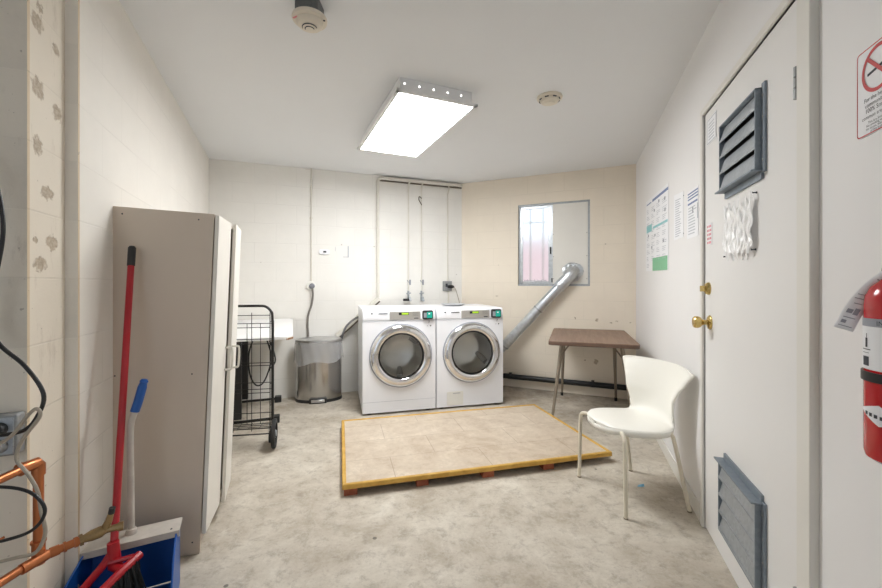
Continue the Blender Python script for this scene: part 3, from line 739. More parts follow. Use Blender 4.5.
# local x: to the room side (0 = right edge), local y: towards the back wall
Mx = Matrix.Translation((0, 0, .745)) @ Matrix.Rotation(math.radians(4.2), 4, 'X')
bm = NB(); prism(bm, [(-.78, 0), (-.045, 0), (0, .05), (0, .955), (-.78, .955)], 0, .026, Mx); obj('desk_top', bm, M['desk_white'], t, bev=.003)
bm = NB(); prism(bm, [(-.052, -.002), (-.035, .006), (-.0, .046), (.002, .062), (-.02, .05)], -.003, .012, Mx); obj('chipped_corner', bm, M['chip'], t)
for yy, zt, lw in ((.25, .758, .045), (.88, .806, .035)):
    cx = -.45
    bm = NB(); box(bm, (cx-lw, yy-.02, .06), (cx+lw, yy+.02, zt)); obj('leg', bm, M['black'], t, bev=.004)
    bm = NB(); tube(bm, [(cx-.25, yy, .035), (cx+.31, yy, .035)], .012, 10); obj('foot', bm, M['black_metal'], t)
    for fx in (-.28, .31):
        bm = NB(); box(bm, (cx+fx-.032, yy-.03, 0), (cx+fx+.032, yy+.03, .062)); obj('foot_block', bm, M['black'], t, bev=.006)
    bm = NB(); box(bm, (cx-.22, yy-.02, zt-.03), (cx+.22, yy+.02, zt-.010)); obj('top_bracket', bm, M['black'], t)
bm = NB()
tube(bm, spline([(-.30, .12, .765), (-.34, .12, .62), (-.33, .13, .45), (-.28, .13, .36), (-.22, .13, .40), (-.17, .12, .58), (-.21, .12, .762)], 6), .006, 8)
tube(bm, spline([(-.20, .14, .763), (-.16, .14, .66), (-.14, .14, .55), (-.19, .14, .48)], 6), .006, 8); obj('hanging_cord', bm, M['black'], t)

# ------------------------------------------------------------------ pedal bin
t = thing('pedal_bin', 'oval brushed steel pedal bin with clear liner, standing left of the washing machines', 'bin', (-1.272, 4.085, 0), ad_-.12)
sy = .62; R = .228
bm = NB(); lathe(bm, [(0, 0), (R*1.02, 0), (R*1.03, .012), (R*1.01, .03), (0, .03)], 56, sy=sy); obj('base_ring', bm, M['black'], t)
bm = NB(); lathe(bm, [(0, .03), (R, .03), (R, .60), (0, .60)], 56, sy=sy); obj('body', bm, M['steel'], t)
bm = NB()
n = 72; prof = [(.61, 1.015), (.58, 1.03), (.52, 1.045), (.46, 1.05), (.405, 1.075)]
rings = []
for z, k in prof:
    rings.append([bm.verts.new((R*(k+.022*math.sin(q*1.9+z*30)+.012*random.random())*math.cos(2*PI*q/n), sy*R*(k+.03*math.sin(q*1.3+z*20))*math.sin(2*PI*q/n)*1.02, z+(.018*math.sin(q*.37+1)+.02*math.sin(q*.11) if z < .47 else 0))) for q in range(n)])
for a, b in zip(rings, rings[1:]):
    for q in range(n): bm.faces.new((a[q], a[(q+1) % n], b[(q+1) % n], b[q]))
obj('bin_liner', bm, M['bag'], t)
bm = NB(); lathe(bm, [(0, .603), (R*1.03, .603), (R*1.04, .612), (R*1.0, .628), (R*.8, .642), (R*.4, .650), (0, .652)], 56, sy=sy); obj('lid', bm, M['steel_lid'], t)
bm = NB(); box(bm, (-.085, -sy*R-.024, .0), (.085, -sy*R+.02, .052)); obj('pedal_housing', bm, M['black'], t, bev=.006)
bm = NB(); box(bm, (-.064, -sy*R-.036, .014), (.064, -sy*R-.018, .040)); obj('pedal', bm, M['steel_lid'], t, bev=.004)

# ------------------------------------------------------------------ brown folding table
t = thing('folding_table', 'brown wood-grain folding table with taupe tapered metal legs in the right corner', 'table', (.904, 3.30, 0), math.radians(-18.5))
TW, TL, TZ = .70, 1.04, .72
bm = NB(); prism(bm, rrect(0, 0, TW, TL, .035, 6), TZ-.006, TZ); obj('table_top', bm, M['table_brown'], t)
bm = NB(); prism(bm, rrect(-.001, -.001, TW+.001, TL+.001, .036, 6), TZ-.034, TZ-.006); obj('table_rim', bm, M['table_edge'], t, bev=.003)
for (tx, ty, bx, by) in ((.105, .30, .025, .165), (TW-.105, .30, TW-.025, .165), (.11, .86, .085, 1.005), (TW-.11, .86, TW-.085, .97)):
    bm = NB(); tube(bm, [(tx, ty, TZ-.036), (bx, by, .03)], [.019, .0115], 12); o = obj('leg', bm, M['table_leg'], t)
    bm = NB(); tube(bm, [(bx, by, .0), (bx, by, .035)], .0135, 12); obj('leg_cap', bm, M['rubber'], o)
for y_, s_ in ((.30, 1), (.86, -1)):
    for xx in (.11, TW-.11):
        a = Vector((xx+(.10 if xx < .3 else -.10), y_+s_*.10, TZ-.036)); lx = xx-.02 if xx < .3 else xx+.02
        b = Vector((xx + (-.018 if xx < .3 else .018), y_-s_*.028, TZ-.17))
        bm = NB(); tube(bm, [a, a.lerp(b, .5)+Vector((0, 0, .012)), b], .0065, 8); obj('brace', bm, M['table_leg'], t)
    bm = NB(); tube(bm, [(.06, y_, TZ-.045), (TW-.06, y_, TZ-.045)], .010, 8); obj('cross_bar', bm, M['table_leg'], t)

# ------------------------------------------------------------------ white chair
t = thing('plastic_chair', 'white moulded plastic chair with flared back and thin cream metal legs by the right wall', 'chair', (1.081, 2.255, 0), math.radians(-79))
def prof(v):
    """profile from the seat's front lip to the top of the back, and half width"""
    pts = [(-.215, .428, .0), (-.205, .436, .085), (-.18, .441, .135), (-.13, .443, .180), (-.06, .440, .208), (.02, .434, .214), (.09, .432, .200),
           (.145, .438, .184), (.180, .462, .176), (.198, .51, .180), (.210, .57, .196), (.222, .63, .222), (.236, .69, .254), (.247, .730, .282), (.250, .745, .280)]
    x = v*(len(pts)-1); i = min(int(x), len(pts)-2); k = x-i
    Q = [pts[max(i-1, 0)], pts[i], pts[i+1], pts[min(i+2, len(pts)-1)]]
    return [.5*((2*Q[1][c])+(Q[2][c]-Q[0][c])*k+(2*Q[0][c]-5*Q[1][c]+4*Q[2][c]-Q[3][c])*k*k+(3*Q[1][c]-Q[0][c]-3*Q[2][c]+Q[3][c])*k**3) for c in range(3)]
def shell(u, v):
    y, z, w_ = prof(v); s = 2*u-1; w_ = max(w_, .004)
    k = max(0, min(1, (v-.46)/.25))                # 0 on the seat, 1 on the back
    x = w_*s
    y2 = y-k*(.108*min(abs(s), .93)**2.0 - .006*k*max(0, (abs(s)-.9)/.1))
    z2 = z-(1-k)*.016*abs(s)**4 + (1-k)*.004*s*s - k*.012*(abs(s)**6)*(v > .8)
    return (x, y2, z2)
bm = NB(); grid(bm, 28, 60, shell)
bmesh.ops.remove_doubles(bm, verts=bm.verts, dist=.0008)
o = obj('seat_and_back_shell', bm, M['chair_plastic'], t, ang=180)
m_ = o.modifiers.new('thick', 'SOLIDIFY'); m_.thickness = .011; m_.offset = -1
m_ = o.modifiers.new('sub', 'SUBSURF'); m_.levels = 1; m_.render_levels = 1
# turned-down rim under the seat
bm = NB()
L_ = []
for s_ in (1, -1):
    row = []
    for q in range(26):
        v = .0+q*.62/25; x, y, z = shell(1 if s_ > 0 else 0, v); row.append((x*.985, y+.006*(v < .2), z-.002))
    L_.append(row)
loop = L_[1][::-1]+L_[0][1:]
ups = [bm.verts.new((x, y, z)) for x, y, z in loop]; dn = [bm.verts.new((x*.975, y, z-.003-.028*min(1, 1))) for x, y, z in loop]
for q in range(len(loop)-1): bm.faces.new((ups[q], ups[q+1], dn[q+1], dn[q]))
o = obj('seat_rim', bm, M['chair_plastic'], t, ang=180); m_ = o.modifiers.new('thick', 'SOLIDIFY'); m_.thickness = .006
for sx_ in (1, -1):
    for P in ([(.10*sx_, -.13, .405), (.17*sx_, -.165, .412), (.205*sx_, -.178, .395), (.212*sx_, -.18, .34), (.222*sx_, -.182, .006)],
              [(.10*sx_, .09, .405), (.165*sx_, .10, .412), (.192*sx_, .112, .395), (.200*sx_, .125, .35), (.222*sx_, .165, .12), (.232*sx_, .186, .006)]):
        bm = NB(); tube(bm, spline(P, 6), .0105, 12); o = obj('leg', bm, M['chair_leg'], t)
        b_ = P[-1]; bm = NB(); tube(bm, [(b_[0], b_[1], 0), (b_[0], b_[1], .007)], .0115, 12); obj('foot_cap', bm, M['table_leg'], o)
bm = NB(); tube(bm, [(-.11, -.13, .405), (.11, -.13, .405)], .0095, 8); tube(bm, [(-.11, .09, .405), (.11, .09, .405)], .0095, 8); box(bm, (-.07, -.14, .41), (.07, .10, .424)); obj('under_frame', bm, M['chair_leg'], t)

# blue scrap
bm = NB(); V = [bm.verts.new(p) for p in ((0, 0, .001), (.03, -.012, .006), (.045, .0, .001), (.05, .018, .009), (.02, .02, .002), (.028, .006, .01))]
for q in ((0, 1, 5), (1, 2, 5), (2, 3, 5), (3, 4, 5), (4, 0, 5)): bm.faces.new([V[i] for i in q])
tag(obj('plastic_scrap', bm, plain('blue_scrap', srgb(110, 170, 200), .4), loc=(1.16, 2.32, 0)), 'tiny blue plastic scrap lying on the floor under the white chair', 'litter')

# ------------------------------------------------------------------ dryer duct and pipes at the back
t = thing('exhaust_duct', 'galvanised round exhaust duct rising diagonally from the washing machine to the window', 'duct', (.47, 4.56, .2))
O = Vector((.47, 4.56, .2))
a = Vector((.50, 4.545, .235)); b = Vector((1.372, 4.262, 1.262)); 
bm = NB(); tube(bm, [a-O, a.lerp(b, .27)-O], .045, 24); obj('lower_sleeve', bm, M['duct'], t)
bm = NB(); tube(bm, [a.lerp(b, .25)-O, b-O], .054, 28)
obj('duct_pipe', bm, M['duct'], t)
bm = NB(); 
for k in (.25, .66, .97): 
    p = a.lerp(b, k)-O; q = a.lerp(b, k+.012)-O; tube(bm, [p, q], .0565, 28)
obj('joint_bead', bm, M['galv'], t)
nB = Vector((-.412, -.911, 0)); e0 = b-O
wc = Vector(wp('B', 1.305, -.005, 1.335))-O
bm = NB()
P = spline([a.lerp(b, .90)-O, e0+(b-a).normalized()*.03, wc+nB*.05+Vector((-.0, 0, .0)), wc], 5)
tube(bm, P, [.062]*(len(P)-4)+[.07, .078, .085, .09], 24)
for v in bm.verts: v.co += Vector((random.uniform(-1, 1), random.uniform(-1, 1), random.uniform(-1, 1)))*.006
obj('foil_elbow', bm, M['foil'], t)
bm = NB(); lathe(bm, [(0, -.004), (.105, -.004), (.110, .006), (.085, .016), (0, .018)], 18, align(wc, nB))
for v in bm.verts: v.co += Vector((random.uniform(-1, 1), random.uniform(-1, 1), random.uniform(-1, 1)))*.011
obj('foil_collar', bm, M['foil'], t)

t = wroot('black_pipe', 'black plastic drain pipe running low along the cream back wall', 'pipe', 'B', 0, 0, 0)
bm = NB(); tube(bm, [(.10, -.05, .13), (WALLS['B'][2]-.03, -.05, .13)], .029, 20); obj('pipe_run', bm, M['black'], t)
for xx in (.6, 1.5):
    bm = NB(); box(bm, (xx, -.02, .095), (xx+.03, 0, .165)); tube(bm, [(xx, -.05, .13), (xx+.03, -.05, .13)], .031, 16); obj('pipe_clip', bm, M['black'], t)

def pipe_thing(name, label, cat, w, paths, r, mat, group=None, part='pipe_run'):
    t = wroot(name, label, cat, w, 0, 0, 0, group=group)
    for P in paths:
        bm = NB(); tube(bm, P, r, 10); obj(part, bm, mat, t)
    return t
t = pipe_thing('conduit', 'thin painted conduit dropping from the ceiling to the round socket above the bin', 'conduit', 'A', [[(.962, -.012, 2.44), (.962, -.012, 1.20)]], .008, M['conduit'])
bm = NB(); box(bm, (.948, -.006, 2.43), (.90, 0, 2.425)); box(bm, (.945, -.012, 1.9), (.979, 0, 1.915)); obj('strap', bm, M['conduit'], t)
t = wroot('wall_socket', 'round white wall socket with grey plug on the back wall above the bin', 'socket', 'A', .958, 0, 1.178)
bm = NB(); lathe(bm, [(0, 0), (.05, 0), (.05, .025), (.046, .03), (0, .03)], 28, align((0, 0, 0), (0, -1, 0))); obj('socket_box', bm, M['white_plastic'], t)
bm = NB(); lathe(bm, [(0, .03), (.026, .03), (.03, .04), (.026, .056), (.012, .062), (0, .062)], 20, align((.008, 0, 0), (0, -1, 0))); obj('plug', bm, plain('grey_plug', srgb(120, 122, 130), .5), t)
bm = NB(); tube(bm, spline([(.012, -.05, -.02), (.018, -.045, -.10), (.005, -.03, -.20), (-.03, -.02, -.32), (-.035, -.02, -.42), (-.03, -.02, -.55), (-.05, -.02, -.9), (-.05, -.02, -1.16)], 6), .010, 8); obj('power_cord', bm, plain('grey_cord', srgb(128, 122, 116), .5), t)
t = wroot('thermostat', 'small white rounded thermostat on the back wall left of the pipes', 'thermostat', 'A', 1.095, 0, 1.548)
bm = NB(); prism(bm, rrect(-.058, -.028, .058, .028, .024, 6), 0, .022, Matrix(((1, 0, 0, 0), (0, 0, -1, 0), (0, 1, 0, 0), (0, 0, 0, 1)))); obj('casing', bm, M['white_enamel'], t, bev=.004)
bm = NB(); box(bm, (-.012, -.024, -.008), (.02, -.021, .01)); obj('screen', bm, M['ink'], t)
t = wroot('wall_bracket', 'bare L-shaped white metal bracket on the back wall right of the thermostat', 'bracket', 'A', 0, 0, 0)
s0 = 1.345
bm = NB(); box(bm, (s0, -.008, 1.50), (s0+.012, 0, 1.62)); box(bm, (s0-.05, -.008, 1.495), (s0+.012, 0, 1.503)); obj('bracket_bar', bm, M['ink_pale'], t)
bm = NB(); box(bm, (s0-.135, -.004, 1.56), (s0-.131, 0, 1.61)); tag(obj('metal_strip', bm, M['ink_pale'], loc=(*CL, 0)), 'short thin metal strip on the back wall between thermostat and bracket', 'strip').rotation_euler = (0, 0, WALLS['A'][1])

t = wroot('conduit_loop', 'thick painted conduit running under the ceiling and down behind the left washing machine', 'conduit', 'A', 0, 0, 0)
bm = NB(); tube(bm, spline([(2.715, -.035, 2.405), (2.2, -.035, 2.405), (1.75, -.035, 2.405), (1.70, -.035, 2.397), (1.676, -.035, 2.365), (1.676, -.035, 2.3), (1.676, -.035, 1.6), (1.676, -.035, 1.00)], 5), .0165, 12); obj('pipe_run', bm, M['conduit'], t)
bm = NB(); box(bm, (1.70, -.02, 2.375), (2.72, -.002, 2.388)); obj('pipe_shade_strip', bm, M['conduit_dark'], t)  # dark strip painted in for the gap shadow under the pipe
bm = NB(); Mx = Matrix.Translation((1.69, -.06, 1.035)) @ Matrix.Rotation(math.radians(-41), 4, 'Y'); 
box(bm, (-.62, -.03, -.012), (0, .03, .030), Mx); obj('sloping_channel', bm, M['conduit'], t, bev=.004)
bm = NB(); box(bm, (-.60, -.028, -.028), (-.02, .028, -.012), Mx); obj('channel_shadow_gap', bm, M['conduit_dark'], t)  # solid dark strip standing in for shade on the channel's underside
def water_pipe(s, label, hook, black):
    t = wroot('water_pipe', label, 'pipe', 'A', s, 0, 0, group='water pipes above the washing machines')
    bm = NB(); tube(bm, spline([(.03, -.035, 2.395), (.008, -.03, 2.38), (0, -.02, 2.33), (0, -.018, 2.1), (0, -.018, 1.10)], 5), .0085, 10); obj('pipe_run', bm, M['conduit'], t)
    bm = NB(); box(bm, (-.028, -.03, 1.195), (.028, -.008, 1.20), Matrix.Translation((0, 0, 1.22)) @ Matrix.Rotation(math.radians(60), 4, 'Y') @ Matrix.Translation((0, 0, -1.197))); box(bm, (-.004, -.02, 1.19), (.03, 0, 1.25)); obj('pipe_clamp', bm, M['ink_grey'], t)
    bm = NB(); tube(bm, [(0, -.018, 1.12), (0, -.018, 1.0)], .012, 10); tube(bm, [(0, -.018, 1.05), (0, -.07, 1.045), (.006, -.085, 1.0)], .011, 10); tube(bm, [(0, -.035, 1.05), (-.01, -.05, 1.09)], .006, 8)
    tube(bm, [(-.035, -.055, 1.088), (.018, -.055, 1.095)], .007, 8); obj('valve', bm, M['galv'], t)
    if hook:
        bm = NB(); tube(bm, spline([(0, -.03, 2.21), (-.03, -.03, 2.23), (-.035, -.03, 2.19), (-.01, -.03, 2.15), (0, -.03, 2.13)], 4), .006, 8); obj('hook', bm, M['conduit_dark'], t)
    if black:
        bm = NB(); tube(bm, [(-.075, -.06, 1.018), (-.005, -.06, 1.018)], .014, 12); obj('black_nozzle', bm, M['black'], t)
water_pipe(2.04, 'left thin white water pipe with black hose nozzle on its tap above the washers', False, True)
water_pipe(2.2, 'right thin white water pipe with a small hook near the ceiling', True, False)
t = wroot('socket_box', 'grey metal socket box with black plug, fed by its own conduit near the corner', 'socket', 'A', 2.535, 0, 0)
bm = NB(); tube(bm, spline([(0, -.035, 2.40), (.012, -.03, 2.36), (0, -.018, 2.28), (0, -.014, 2.2), (0, -.014, 1.20)], 5), .008, 10); tube(bm, [(.01, -.014, 1.15), (.01, -.014, .6)], .009, 10); obj('conduit_drop', bm, M['conduit'], t)
bm = NB(); box(bm, (-.062, -.035, 1.115), (.05, 0, 1.235)); obj('box_body', bm, M['grey_box'], t, bev=.005)
bm = NB(); box(bm, (-.035, -.038, 1.165), (-.008, -.034, 1.205)); obj('outlet_face', bm, M['ink'], t)
bm = NB(); tube(bm, [(-.01, -.045, 1.168), (.04, -.05, 1.168), (.065, -.05, 1.166)], [.016, .022, .014], 12); obj('black_plug', bm, M['black'], t)
bm = NB(); tube(bm, spline([(.07, -.05, 1.165), (.10, -.04, 1.12), (.13, -.03, 1.04), (.15, -.03, .95), (.15, -.03, .7)], 5), .004, 8); obj('power_cord', bm, M['grey_cable'], t)
t = thing('drain_hose', 'grey corrugated hose looping between the steel bin and the left washing machine', 'hose', (-1.0, 4.2, .5))
O = Vector((-1.0, 4.2, .5)); bm = NB()
tube(bm, [p-O for p in spline([Vector((-.80, 4.22, .86)), Vector((-.90, 4.22, .84)), Vector((-.985, 4.215, .78)), Vector((-1.04, 4.21, .70)), Vector((-1.10, 4.25, .5)), Vector((-1.16, 4.27, .02))], 6)], .012, 10); obj('hose_run', bm, plain('hose_grey', srgb(120, 120, 122), .5), t)

# ------------------------------------------------------------------ papers on the right wall and door
def sheet(name, label, cat, s0, s1, zl0, zl1, zr0=None, zr1=None, off=.001, mat='paper'):
    """a pinned sheet; (s0, s1) along the wall, bottom/top at its left then right edge"""
    zr0 = zl0 if zr0 is None else zr0; zr1 = zl1 if zr1 is None else zr1
    t = wroot(name, label, cat, 'R', s0, off, zl0)
    w_ = s1-s0
    def F(u, v, o=0): # u 0..1, v 0..1
        b0 = (zr0-zl0)*u; tp = (zl1-zl0)+(zr1-zl1)*u
        return (u*w_, -o-.0012, b0+(tp-b0)*v)
    bm = NB(); vs = [bm.verts.new(F(u, v)) for u, v in ((0, 0), (1, 0), (1, 1), (0, 1))]; vb = [bm.verts.new((p.co.x, 0, p.co.z)) for p in vs]
    bm.faces.new(vs); bm.faces.new(vb[::-1])
    for i in range(4): bm.faces.new((vs[i], vb[i], vb[(i+1) % 4], vs[(i+1) % 4]))
    obj('sheet', bm, M[mat], t, smooth=False)
    def pr(mat, rects, nm='print', o=.0006):
        bm = NB()
        for (u0, v0, u1, v1) in rects: bm.faces.new([bm.verts.new(F(u, v, o)) for u, v in ((u0, v0), (u1, v0), (u1, v1), (u0, v1))])
        obj(nm, bm, M[mat], t, smooth=False)
    return t, pr, F
t, pr, F = sheet('wall_poster', 'large white chart poster with blue header and green foot, left-most on the right wall', 'poster', .60, 1.475, 1.312, 1.925, 1.296, 1.885)
pr('ink_navy', [(.35, .925, 1, .96), (.05, .93, .3, .945)], 'header_bar'); pr('ink_teal', [(.05, .54, .33, .64), (.38, .56, .98, .59)], 'teal_blocks'); pr('ink_green', [(.36, .0, .97, .17)], 'green_block')
R_ = []
for cx_ in range(4):
    for cy in range(9):
        if cy == 0 and cx_ > 0: continue
        for q in range(3): R_.append((.06+cx_*.24, .05+cy*.095+q*.022, .06+cx_*.24+random.uniform(.08, .17), .05+cy*.095+q*.022+.007))
pr('ink_pale', R_, 'text_lines'); pr('ink_grey', [(x_, y_, x_+.05, y_+.035) for x_, y_ in ((.42, .78), (.62, .86), (.86, .70), (.45, .45), (.8, .34), (.3, .3), (.12, .48), (.85, .84))], 'small_pictures')
t, pr, F = sheet('wall_notice', 'white list notice in a curled clear sleeve, between the poster and the navy notice', 'notice', 1.63, 1.86, 1.476, 1.764, 1.476, 1.742)
pr('ink_pale', [(.18, .06+q*.05, .18+random.uniform(.4, .65), .06+q*.05+.02) for q in range(17)], 'text_lines')
bm = NB(); lathe(bm, [(0, 0), (.003, 0), (.003, .003), (0, .003)], 8, align((.235, 0, .02), (0, -1, 0))); lathe(bm, [(0, 0), (.003, 0), (.003, .003), (0, .003)], 8, align((.235, 0, .24), (0, -1, 0))); obj('pins', bm, M['ink_grey'], t)
t, pr, F = sheet('wall_notice', 'white notice headed by dark navy bars, next to the door frame', 'notice', 1.935, 2.15, 1.452, 1.715, 1.45, 1.71)
pr('ink_navy', [(.1, .80, 1, .83), (.1, .86, 1, .89), (.1, .92, 1, .95), (.1, .70, .95, .74)], 'header_bars'); pr('ink_pale', [(.15, .08+q*.06, .5+random.uniform(.1, .4), .08+q*.06+.022) for q in range(10)], 'text_lines'); pr('ink_grey', [(.93, .35, .98, .66), (.5, .5, .6, .62)], 'dark_marks')
t, pr, F = sheet('door_sticker', 'small pink and white sticker on the door above the deadbolt', 'sticker', 2.275, 2.345, 1.385, 1.486, off=0)
t.location = wp('R', 2.275, -.003, 1.385)
pr('ink_pink', [(.08+.3*a_, .06+.19*b_, .08+.3*a_+.2+.04*((a_+b_) % 2), .06+.19*b_+.11) for a_ in range(3) for b_ in range(5)], 'pink_print')
t, pr, F = sheet('door_notice', 'small framed white notice in the upper left corner of the door', 'notice', 2.275, 2.405, 1.865, 1.985, off=-.003)
pr('ink_grey', [(.04, .04, .96, .06), (.04, .94, .96, .96), (.04, .04, .06, .96), (.94, .04, .96, .96)], 'frame_line'); pr('ink_pale', [(.2, .15+.12*q, .8, .19+.12*q) for q in range(6)], 'text_lines')
# crinkled plastic on four tacks
t = wroot('taped_sheet', 'crinkled clear plastic sheet tacked to the door below the upper vent', 'plastic sheet', 'R', 2.545, 0, 1.315)
bm = NB()
def cr(u, v):
    edge = .014*math.sin(u*34)+.009*math.sin(u*71+1)
    return (u*.275+.005*math.sin(v*17+u*5), -.003-.009*abs(math.sin(u*19+1.6*math.sin(v*3)+v*2))-.004*abs(math.sin(u*47+v*4))-.003*math.sin(v*9+u*8)**2, -.002+v*.20+edge*(v if v > .5 else 1-v))
grid(bm, 90, 30, cr); obj('film', bm, M['film'], t, ang=180)
for x_, z_ in ((-.008, .198), (.27, .208), (-.008, 0), (.262, .008)):
    bm = NB(); lathe(bm, [(0, 0), (.004, 0), (.004, .002), (.0022, .004), (.0022, .011), (.004, .014), (0, .015)], 10, align((x_, 0.004, z_), (0, -1, 0))); obj('tack', bm, M['ink'], t)

# ------------------------------------------------------------------ no-smoking sign
t = wroot('no_smoking_sign', 'white no-smoking sign with red border on the wall above the extinguisher', 'sign', 'R', 3.343, .0, 1.523)
bm = NB(); XZ = Matrix(((1, 0, 0, 0), (0, 0, -1, 0), (0, 1, 0, 0), (0, 0, 0, 1)))
SW, SH = .155, .19
prism(bm, rrect(0, 0, SW, SH, .008), 0, .002, XZ); obj('sign_plate', bm, M['paper'], t)
bm = NB()
o_ = rrect(.001, .001, SW-.001, SH-.001, .008); i_ = rrect(.0035, .0035, SW-.0035, SH-.0035, .006)
A = [bm.verts.new((x, -.0025, z)) for x, z in o_]; Bv = [bm.verts.new((x, -.0025, z)) for x, z in i_]
for q in range(len(A)): bm.faces.new((A[q], A[(q+1) % len(A)], Bv[(q+1) % len(A)], Bv[q]))
obj('red_border', bm, M['ink_red'], t, smooth=False)
cz = .134; cx = .066; bm = NB(); n = 48; A = [bm.verts.new((cx+.049*math.cos(2*PI*q/n), -.0028, cz+.049*math.sin(2*PI*q/n))) for q in range(n)]; Bv = [bm.verts.new((cx+.041*math.cos(2*PI*q/n), -.0028, cz+.041*math.sin(2*PI*q/n))) for q in range(n)]
for q in range(n): bm.faces.new((A[q], A[(q+1) % n], Bv[(q+1) % n], Bv[q]))
Mr = Matrix.Translation((cx, -.003, cz)) @ Matrix.Rotation(math.radians(45), 4, 'Y'); bm.faces.new([bm.verts.new(Mr @ Vector(p)) for p in ((-.044, 0, -.004), (.044, 0, -.004), (.044, 0, .004), (-.044, 0, .004))])
obj('prohibition_ring', bm, M['ink_red'], t, smooth=False)
bm = NB(); Mr = Matrix.Translation((cx, -.0026, cz)) @ Matrix.Rotation(math.radians(-8), 4, 'Y')
for a, b in ((-.032, .020), (.0225, .027)): bm.faces.new([bm.verts.new(Mr @ Vector(p)) for p in ((a, 0, -.003), (b, 0, -.003), (b, 0, .003), (a, 0, .003))])
for q in range(2):
    Pw = [(.024+q*.006, .006), (.020+q*.006, .013), (.026+q*.006, .018), (.022+q*.006, .026)]
    for a, b in zip(Pw, Pw[1:]): bm.faces.new([bm.verts.new(Mr @ Vector(p)) for p in ((a[0]-.0015, 0, a[1]), (a[0]+.0015, 0, a[1]), (b[0]+.0015, 0, b[1]), (b[0]-.0015, 0, b[1]))])
obj('cigarette_symbol', bm, M['ink'], t, smooth=False)
bm = NB()
for q, (s_, sz) in enumerate((('For the health of our', .0125), ('community, this is a', .0125), ('100% Smoke-Free', .0135), ('common area. Thank you', .0115))):
    text_bm(bm, s_, sz, lambda u, v, q=q: (SW/2+u, -.0028, .073-q*.0125+v), 'CENTER')
for q, s_ in enumerate(('This is a Smoke-Free area', 'No smoking within 25 feet of', 'the doors, windows and vents', 'of this building by law')):
    text_bm(bm, s_, .0078, lambda u, v, q=q: (SW/2+u, -.0028, .024-q*.0066+v), 'CENTER')
obj('lettering', bm, M['ink'], t, smooth=False)

# ------------------------------------------------------------------ fire extinguisher
ex = Vector((.789, .658, 0))
t = thing('fire_extinguisher', 'red fire extinguisher strapped to the right wall with a paper inspection tag', 'fire extinguisher', (ex.x, ex.y, .895), WALLS['R'][1])
R = .055
bm = NB(); lathe(bm, [(0, .004), (R*.8, 0), (R*.96, .006), (R, .016), (R, .268), (R*.97, .284), (R*.85, .300), (R*.6, .314), (R*.32, .322), (R*.3, .335), (0, .335)], 56); obj('cylinder', bm, M['ext_red'], t)
def wrap(bm, a0, a1, z0, z1, r, mi=0, n=24):
    grid(bm, n, 1, lambda u, v: (r*math.cos(a0+(a1-a0)*u), r*math.sin(a0+(a1-a0)*u), z0+(z1-z0)*v), mi)
# the side seen from the camera is around angle -140 degrees in local axes
cam = math.atan2(-ex.y, -ex.x)-WALLS['R'][1]
bm = NB(); wrap(bm, cam-1.5, cam+1.5, .158, .232, R+.0006); obj('instruction_label', bm, M['paper'], t)
bm = NB(); wrap(bm, cam-1.5, cam+1.5, .232, .246, R+.0007); obj('label_header', bm, M['ink_grey'], t)
bm = NB(); fw_ = lambda z, r=R+.0012, c=cam: (lambda u, v: (r*math.cos(c+u/R), r*math.sin(c+u/R), z+v))
text_bm(bm, 'INSTRUCTIONS', .0115, fw_(.2345), 'CENTER')
for q in range(3):
    c0 = cam-1.28+q*.8
    wrap(bm, c0, c0+.30, .164, .18, R+.001, n=6)
    wrap(bm, c0+.14, c0+.24, .196, .212, R+.001, n=3); wrap(bm, c0+.18, c0+.21, .212, .22, R+.001, n=3); wrap(bm, c0-.02, c0+.36, .1915, .193, R+.001, n=6)
    wrap(bm, c0-.02, c0+.3, .186, .1868, R+.001, n=6)
obj('label_print', bm, M['ink'], t, smooth=False)
bm = NB()
lathe(bm, [(R+.0005, .138), (R+.003, .138), (R+.003, .154), (R+.0005, .154), (R+.0005, .138)], 48); box(bm, (-.03, R*.6, .136), (.03, R+.008, .156)); obj('strap', bm, M['black'], t)
bm = NB(); wrap(bm, cam-1.32, cam+.3, .07, .088, R+.0006, n=14)
bm.free(); bm = NB()
def dia(u, v):
    h = .022*(1-abs(2*u-1)); a = cam-1.42+1.5*u; return ((R+.0008)*math.cos(a), (R+.0008)*math.sin(a), .088-.010*u+h*(v-.5)*1.6)
grid(bm, 20, 2, dia); obj('diamond_label', bm, M['paper'], t)
bm = NB()
for q in range(6): wrap(bm, cam-1.12+q*.16, cam-1.02+q*.16, .080-q*.001, .086-q*.001, R+.0014, n=3)
obj('diamond_print', bm, M['ink'], t)
bm = NB(); tube(bm, spline([(0, -.01, .36), (-.03, -.01, .372), (-.058, .005, .35), (-.070, .01, .31), (-.066, .028, .25), (-.0605, .036, .18), (-.0605, .036, .05)], 6), .0065, 10); obj('hose', bm, M['black'], t)
bm = NB(); lathe(bm, [(0, .33), (.018, .33), (.018, .352), (.012, .36), (.012, .378), (0, .378)], 20); box(bm, (-.012, -.012, .35), (.05, .012, .372)); obj('valve_head', bm, M['steel'], t, bev=.002)
bm = NB(); tube(bm, [(-.02, 0, .375), (.03, 0, .382), (.10, 0, .40)], .008, 8); tube(bm, [(.0, 0, .362), (.05, 0, .352), (.09, 0, .34)], .006, 8); obj('carry_handle', bm, M['black'], t)
bm = NB(); box(bm, (-.02, R+.0, -.0), (.02, R+.011, .36)); obj('wall_bracket_plate', bm, M['black'], t)
